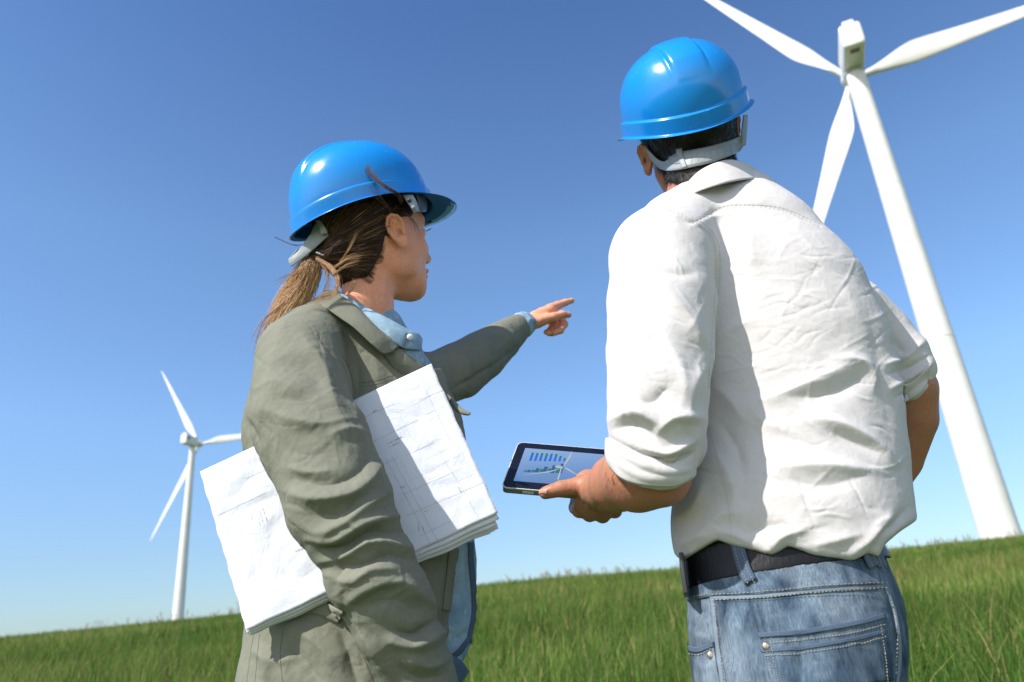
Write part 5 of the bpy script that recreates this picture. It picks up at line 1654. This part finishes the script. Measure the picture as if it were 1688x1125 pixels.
# loose locks and flyaway hairs, photo positions with distance
locks = [([(662, 333, 1028), (657, 322, 1006), (642, 312, 998), (622, 298, 996), (604, 277, 998), (594, 257, 1003)], 30, 5.0, .38), ([(645, 348, 1025), (628, 328, 1004), (606, 306, 1000)], 8, 6, .4),
         ([(453, 391, 1070), (468, 398, 1068), (485, 404, 1064), (500, 404, 1062)], 9, 1.2, .3),
         ([(522, 426, 1050), (545, 440, 1035), (557, 462, 1032), (552, 482, 1034), (530, 492, 1030), (514, 499, 1025)], 60, 4.0, .75),
         ([(528, 430, 1046), (540, 455, 1035), (536, 478, 1032), (524, 494, 1030)], 26, 5.0, .6),
         ([(560, 432, 1030), (575, 410, 1022), (585, 388, 1018), (592, 380, 1020)], 14, 3, .8), ([(552, 440, 1032), (575, 425, 1024), (597, 420, 1022)], 16, 3.5, .8), ([(550, 452, 1032), (570, 437, 1026), (592, 428, 1022)], 14, 3, .75), ([(575, 484, 1040), (583, 470, 1036), (584, 460, 1034)], 24, 4, .7),
         ([(560, 400, 1018), (540, 416, 1030), (524, 424, 1044)], 30, 7, .3), ([(670, 352, 1028), (682, 368, 1034), (688, 385, 1040)], 12, 4, .3),
         ([(505, 445, 1050), (470, 460, 1040), (452, 470, 1035)], 10, 5, .6), ([(495, 465, 1040), (460, 500, 1030), (436, 520, 1024)], 14, 7, .75), ([(470, 500, 1030), (436, 530, 1020), (422, 575, 1014)], 22, 6, .6), ([(450, 520, 1022), (432, 548, 1014), (428, 590, 1010)], 14, 5, .7)]
LL, LT = [], []
for pts, n, sp, tn in locks:
    C = catmull(pts, 12)
    for i in range(n):
        o0 = rng.normal(0, sp * .35, 2); o1 = rng.normal(0, sp, 2)
        LL.append([U(x + o0[0] * (1 - t) + o1[0] * t, y + o0[1] * (1 - t) + o1[1] * t, D - rng.uniform(0, .5)) for (x, y, D), t in zip(C, np.linspace(0, 1, 12))])
        LT.append(np.clip(rng.normal(tn, .12), 0, 1))
S3 = tubes(np.array(LL), np.full((len(LL), 12), 0.24) * np.interp(np.linspace(0, 1, 12), [0, .6, 1], [1, .9, .2]), 3)
T3 = np.repeat(np.array(LT), 36)
hv, hf = join([(V4, F4), S1, S2, S3])
hair = mm('hair', (hv, hf), M['hair_w'], woman)
tt = np.concatenate([np.full(len(V4), 0.08), T1, T2, T3])
ca = hair.data.color_attributes.new('tint', 'FLOAT_COLOR', 'POINT')
ca.data.foreach_set('color', np.stack([tt, tt, tt, np.ones_like(tt)], 1).astype(np.float32).ravel())
# hair tie
V, F = surface_nets([('+', Chain([TIE + WH[2] * 9 + WH[1] * 3, TIE - WH[2] * 9 + WH[1] * 3], [9, 9], 3), 0)], 2)
V = crumple(V, F, 1.2, 5, 7, False)
ht_ = mm('hair_tie', (V, F), M['strap_dark'], hair)
V, F = surface_nets([('+', Chain([U(523, 417, 1046), U(533, 421, 1046)], [2.4, 2.4], 3), 0)], .9)
mm('hair_clip', (V, F), material('clip_silver', (0.8, 0.8, 0.82), 0.2, 0.5, 1.0), hair)

# harness of the woman's hat
hs = ribbon('harness_strap', [[(592, 332, 1040), (556, 348, 1034), (523, 368, 1038), (513, 386, 1044), (494, 413, 1054), (477, 428, 1062), (480, 424, 1085), (492, 410, 1110)],
                              [(596, 340, 1038), (572, 362, 1034), (540, 378, 1036), (522, 396, 1042), (500, 418, 1052), (478, 434, 1061), (480, 432, 1085), (492, 418, 1110)],
                              [(600, 346, 1040), (583, 364, 1036), (548, 385, 1038), (524, 406, 1044), (502, 425, 1054), (481, 440, 1062), (482, 438, 1085), (493, 424, 1110)]], 60, M['strap'], woman_hat, 2.2, 0, 1)
ribbon('strap_buckle', [[(520, 366, 1032), (528, 376, 1031), (530, 388, 1034)], [(527, 364, 1031), (536, 374, 1030), (540, 385, 1033)]], 10, M['strap'], hs, 2.4, 1.5)
ribbon('strap_slot', [[(550, 356, 1029), (556, 362, 1029), (558, 372, 1031)], [(553, 354, 1029), (559, 361, 1029), (561, 371, 1031)]], 8, M['strap'], hs, 1.6, 1.2)
ribbon('harness_plate', [[(663, 322, 1038), (671, 334, 1035), (682, 351, 1037)], [(671, 322, 1038), (679, 334, 1036), (687, 350, 1039)], [(680, 322, 1042), (686, 334, 1042), (690, 349, 1044)]], 16, M['strap'], woman_hat, 2)
ribbon('brow_band', [[(685, 322, 1044), (692, 323, 1062), (698, 324, 1090)], [(688, 332, 1044), (697, 332, 1064), (702, 334, 1090)], [(686, 351, 1044), (698, 350, 1066), (702, 348, 1090)]], 14, M['strap_dark'], woman_hat, 2)
mk('harness_pin', *lathe(to_world(U(682, 343, 1034)), to_world(U(682, 343, 1030)), 0, 0, 16, axisprof=[(0, .004), (.6, .0038), (1, .0025)]), M['strap'], woman_hat)
mk('harness_hole', *lathe(to_world(U(675, 331, 1034)), to_world(U(675, 331, 1031)), 0, 0, 12, axisprof=[(0, .0036), (1, .0034)]), M['strap_dark'], woman_hat)

# trousers down to the field
gz = float(ground_h(-0.2, 1.14)); lg = []
for (x, D) in ((520, 1120), (640, 1180)):
    p = to_world(U(x, 1160, D)); q = np.array([p[0], p[1], gz + 0.05])
    lg.append(lathe(p, q, .08, .05, 28, 12, axisprof=[(0, .088), (.3, .080), (.5, .062), (.7, .060), (1, .055)]))
tr = mk('jeans', *join(lg), M['denim'], woman)
for (x, D) in ((520, 1120), (640, 1180)):
    p = to_world(U(x, 1160, D)); a_ = np.array([.75, .66, 0])
    mk('shoe', *rounded_box(np.array([p[0], p[1], gz + .035]) + a_ * .06, a_, np.array([.66, -.75, 0]), np.array([0, 0, 1.0]), 0.13, 0.045, 0.042), M['strap_dark'], woman)

# ------------------------------------------------------------------ bundle of plans under her arm
mp_ = material('plan_paper', (0.80, 0.80, 0.84), 0.75, 0.3); k = NT(mp_)
k.l(k.mix(k.noise(12, 3, 0.5), (0.72, 0.745, 0.83), (0.78, 0.80, 0.88)), k.b.inputs['Base Color'])
v1 = k.n('ShaderNodeTexVoronoi', feature='DISTANCE_TO_EDGE', i_Scale=16.0); k.l(k.tc.outputs['Object'], v1.inputs['Vector'])
k.bump([(k.noise(22, 5, 0.65, 1.2), 0.004, 0.5), (k.noise(70, 4, 0.6, 0.8), 0.0006, 0.3)])
M['paper'] = mp_
M['ink'] = material('plan_ink', (0.18, 0.18, 0.22), 0.8)
plans = thing('paper_bundle', tuple(to_world(U(575, 820, 1045))), 'white stack of creased building plans clamped under the arm in the olive jacket', 'papers')
def sheet(TL, TR, BR, BL, dD, seed, amp=3.0, nu=90, nv=60, thick=0.5, edge=0.0):
    P = np.zeros((nu, nv, 3))
    for i, u in enumerate(np.linspace(0, 1, nu)):
        for j, v in enumerate(np.linspace(0, 1, nv)):
            a = np.array(TL) * (1 - u) * (1 - v) + np.array(TR) * u * (1 - v) + np.array(BR) * u * v + np.array(BL) * (1 - u) * v
            rg = edge * (math.sin(v * 23 + seed) + math.sin(v * 51 + seed * 2)) * ((u < .02) + (u > .98)) + edge * (math.sin(u * 31 + seed)) * (v > .98)
            P[i, j] = U(a[0] + rg, a[1] + rg * .4, a[2] + dD - 14 * math.sin(math.pi * u) * 0 + 10 * (u - .45) ** 2 * 4 * (-1) * 0)
    n = snoise(P.reshape(-1, 3), 55, seed, 4, 20).reshape(nu, nv); n2 = 1 - np.abs(snoise(P.reshape(-1, 3), 40, seed + 9, 3, 25).reshape(nu, nv)) * 1.5
    vd = P / np.linalg.norm(P, axis=2, keepdims=True)
    return P + vd * (n * amp * .5 + n2 * amp * .45)[..., None]
defs = [((330, 778, 1030), (711, 600, 1062), (821, 846, 1050), (407, 1040, 1012), 0, 2, 3.2),
        ((333, 780, 1030), (709, 604, 1062), (823, 856, 1050), (409, 1044, 1012), 3.2, 2, 3.2),
        ((336, 781, 1030), (706, 606, 1062), (818, 866, 1050), (412, 1047, 1012), 6.0, 2, 3.2),
        ((338, 783, 1030), (704, 610, 1062), (821, 868, 1050), (408, 1046, 1012), 8.5, 2, 3.2),
        ((336, 785, 1030), (704, 614, 1062), (822, 872, 1050), (414, 1048, 1012), 11.0, 2, 3.2),
        ((340, 786, 1030), (702, 616, 1062), (815, 876, 1050), (418, 1046, 1012), 13.0, 2, 3.2)]
for i, d in enumerate(defs):
    P = sheet(*d[:6], amp=d[6], edge=0.7 + .2 * i)
    VF = shell(P, 0, 0.6, 0, 0)
    s_ = mm('sheet', VF, M['paper'], plans, True)
    if i == 0: top_sheet = s_; pt = bvh(*VF)
ln = []
for pts in ([(591, 693), (650, 666)], [(636, 756), (712, 902)], [(646, 752), (724, 897)], [(628, 768), (656, 755)], [(664, 816), (762, 772)], [(672, 850), (806, 792)], [(690, 885), (742, 860)], [(612, 730), (690, 692)], [(405, 790), (452, 768)],
            [(360, 850), (440, 812)], [(744, 775), (792, 860)], [(700, 640), (746, 735)], [(690, 660), (740, 640)]):
    g = line_on(pt, pts, 60, 0.14, 0.08)
    if g: mm('drawing_line', g, M['ink'], top_sheet)
M['ink_faint'] = material('plan_ink_faint', (0.52, 0.52, 0.58), 0.8)
for i in range(26):
    u0_, v0_ = rng.uniform(0, 1), rng.uniform(0.05, 0.9); L_ = rng.uniform(.1, .5)
    q = lambda u, v: (602 + 105 * u + 110 * v, 668 - 50 * u + 205 * v)
    if rng.uniform() < .5: a_, b_ = q(u0_, v0_), q(min(u0_ + L_, 1), v0_)
    else: a_, b_ = q(u0_, v0_), q(u0_, min(v0_ + L_, .97))
    g = line_on(pt, [a_, b_], 40, 0.11, 0.06)
    if g: mm('drawing_line', g, M['ink_faint'], top_sheet)
def scribble(x0, y0, x1, y1, n, h):
    tx_ = []
    dx, dy = (x1 - x0) / n, (y1 - y0) / n
    for i in range(n):
        if rng.uniform() < .12: continue
        a = (x0 + dx * i, y0 + dy * i); w = .75
        t = [(a[0] + dx * w * rng.uniform(0, .3), a[1] + dy * w - h * rng.uniform(.2, 1)), (a[0] + dx * w, a[1] + dy * w + h * rng.uniform(-.3, .5)), (a[0] + dx * w * .5, a[1] + dy * w * .5 - h * rng.uniform(0, .6))]
        g = line_on(pt, [a] + t, 8, 0.2, 0.1)
        if g: tx_.append(g)
    if tx_: mm('drawing_text', join(tx_), M['ink'], top_sheet)
for s_ in ((639, 733, 664, 721, 13, 3), (643, 738, 660, 730, 8, 2.4), (614, 681, 622, 677, 5, 3), (487, 910, 506, 903, 9, 2), (700, 845, 706, 842, 3, 3), (689, 862, 691, 878, 4, 3), (697, 868, 700, 880, 4, 3), (755, 803, 762, 815, 5, 3), (660, 806, 668, 802, 4, 3), (433, 838, 441, 860, 8, 3), (428, 842, 434, 862, 7, 2), (424, 846, 429, 866, 7, 2), (414, 850, 418, 862, 4, 4)): scribble(*s_)
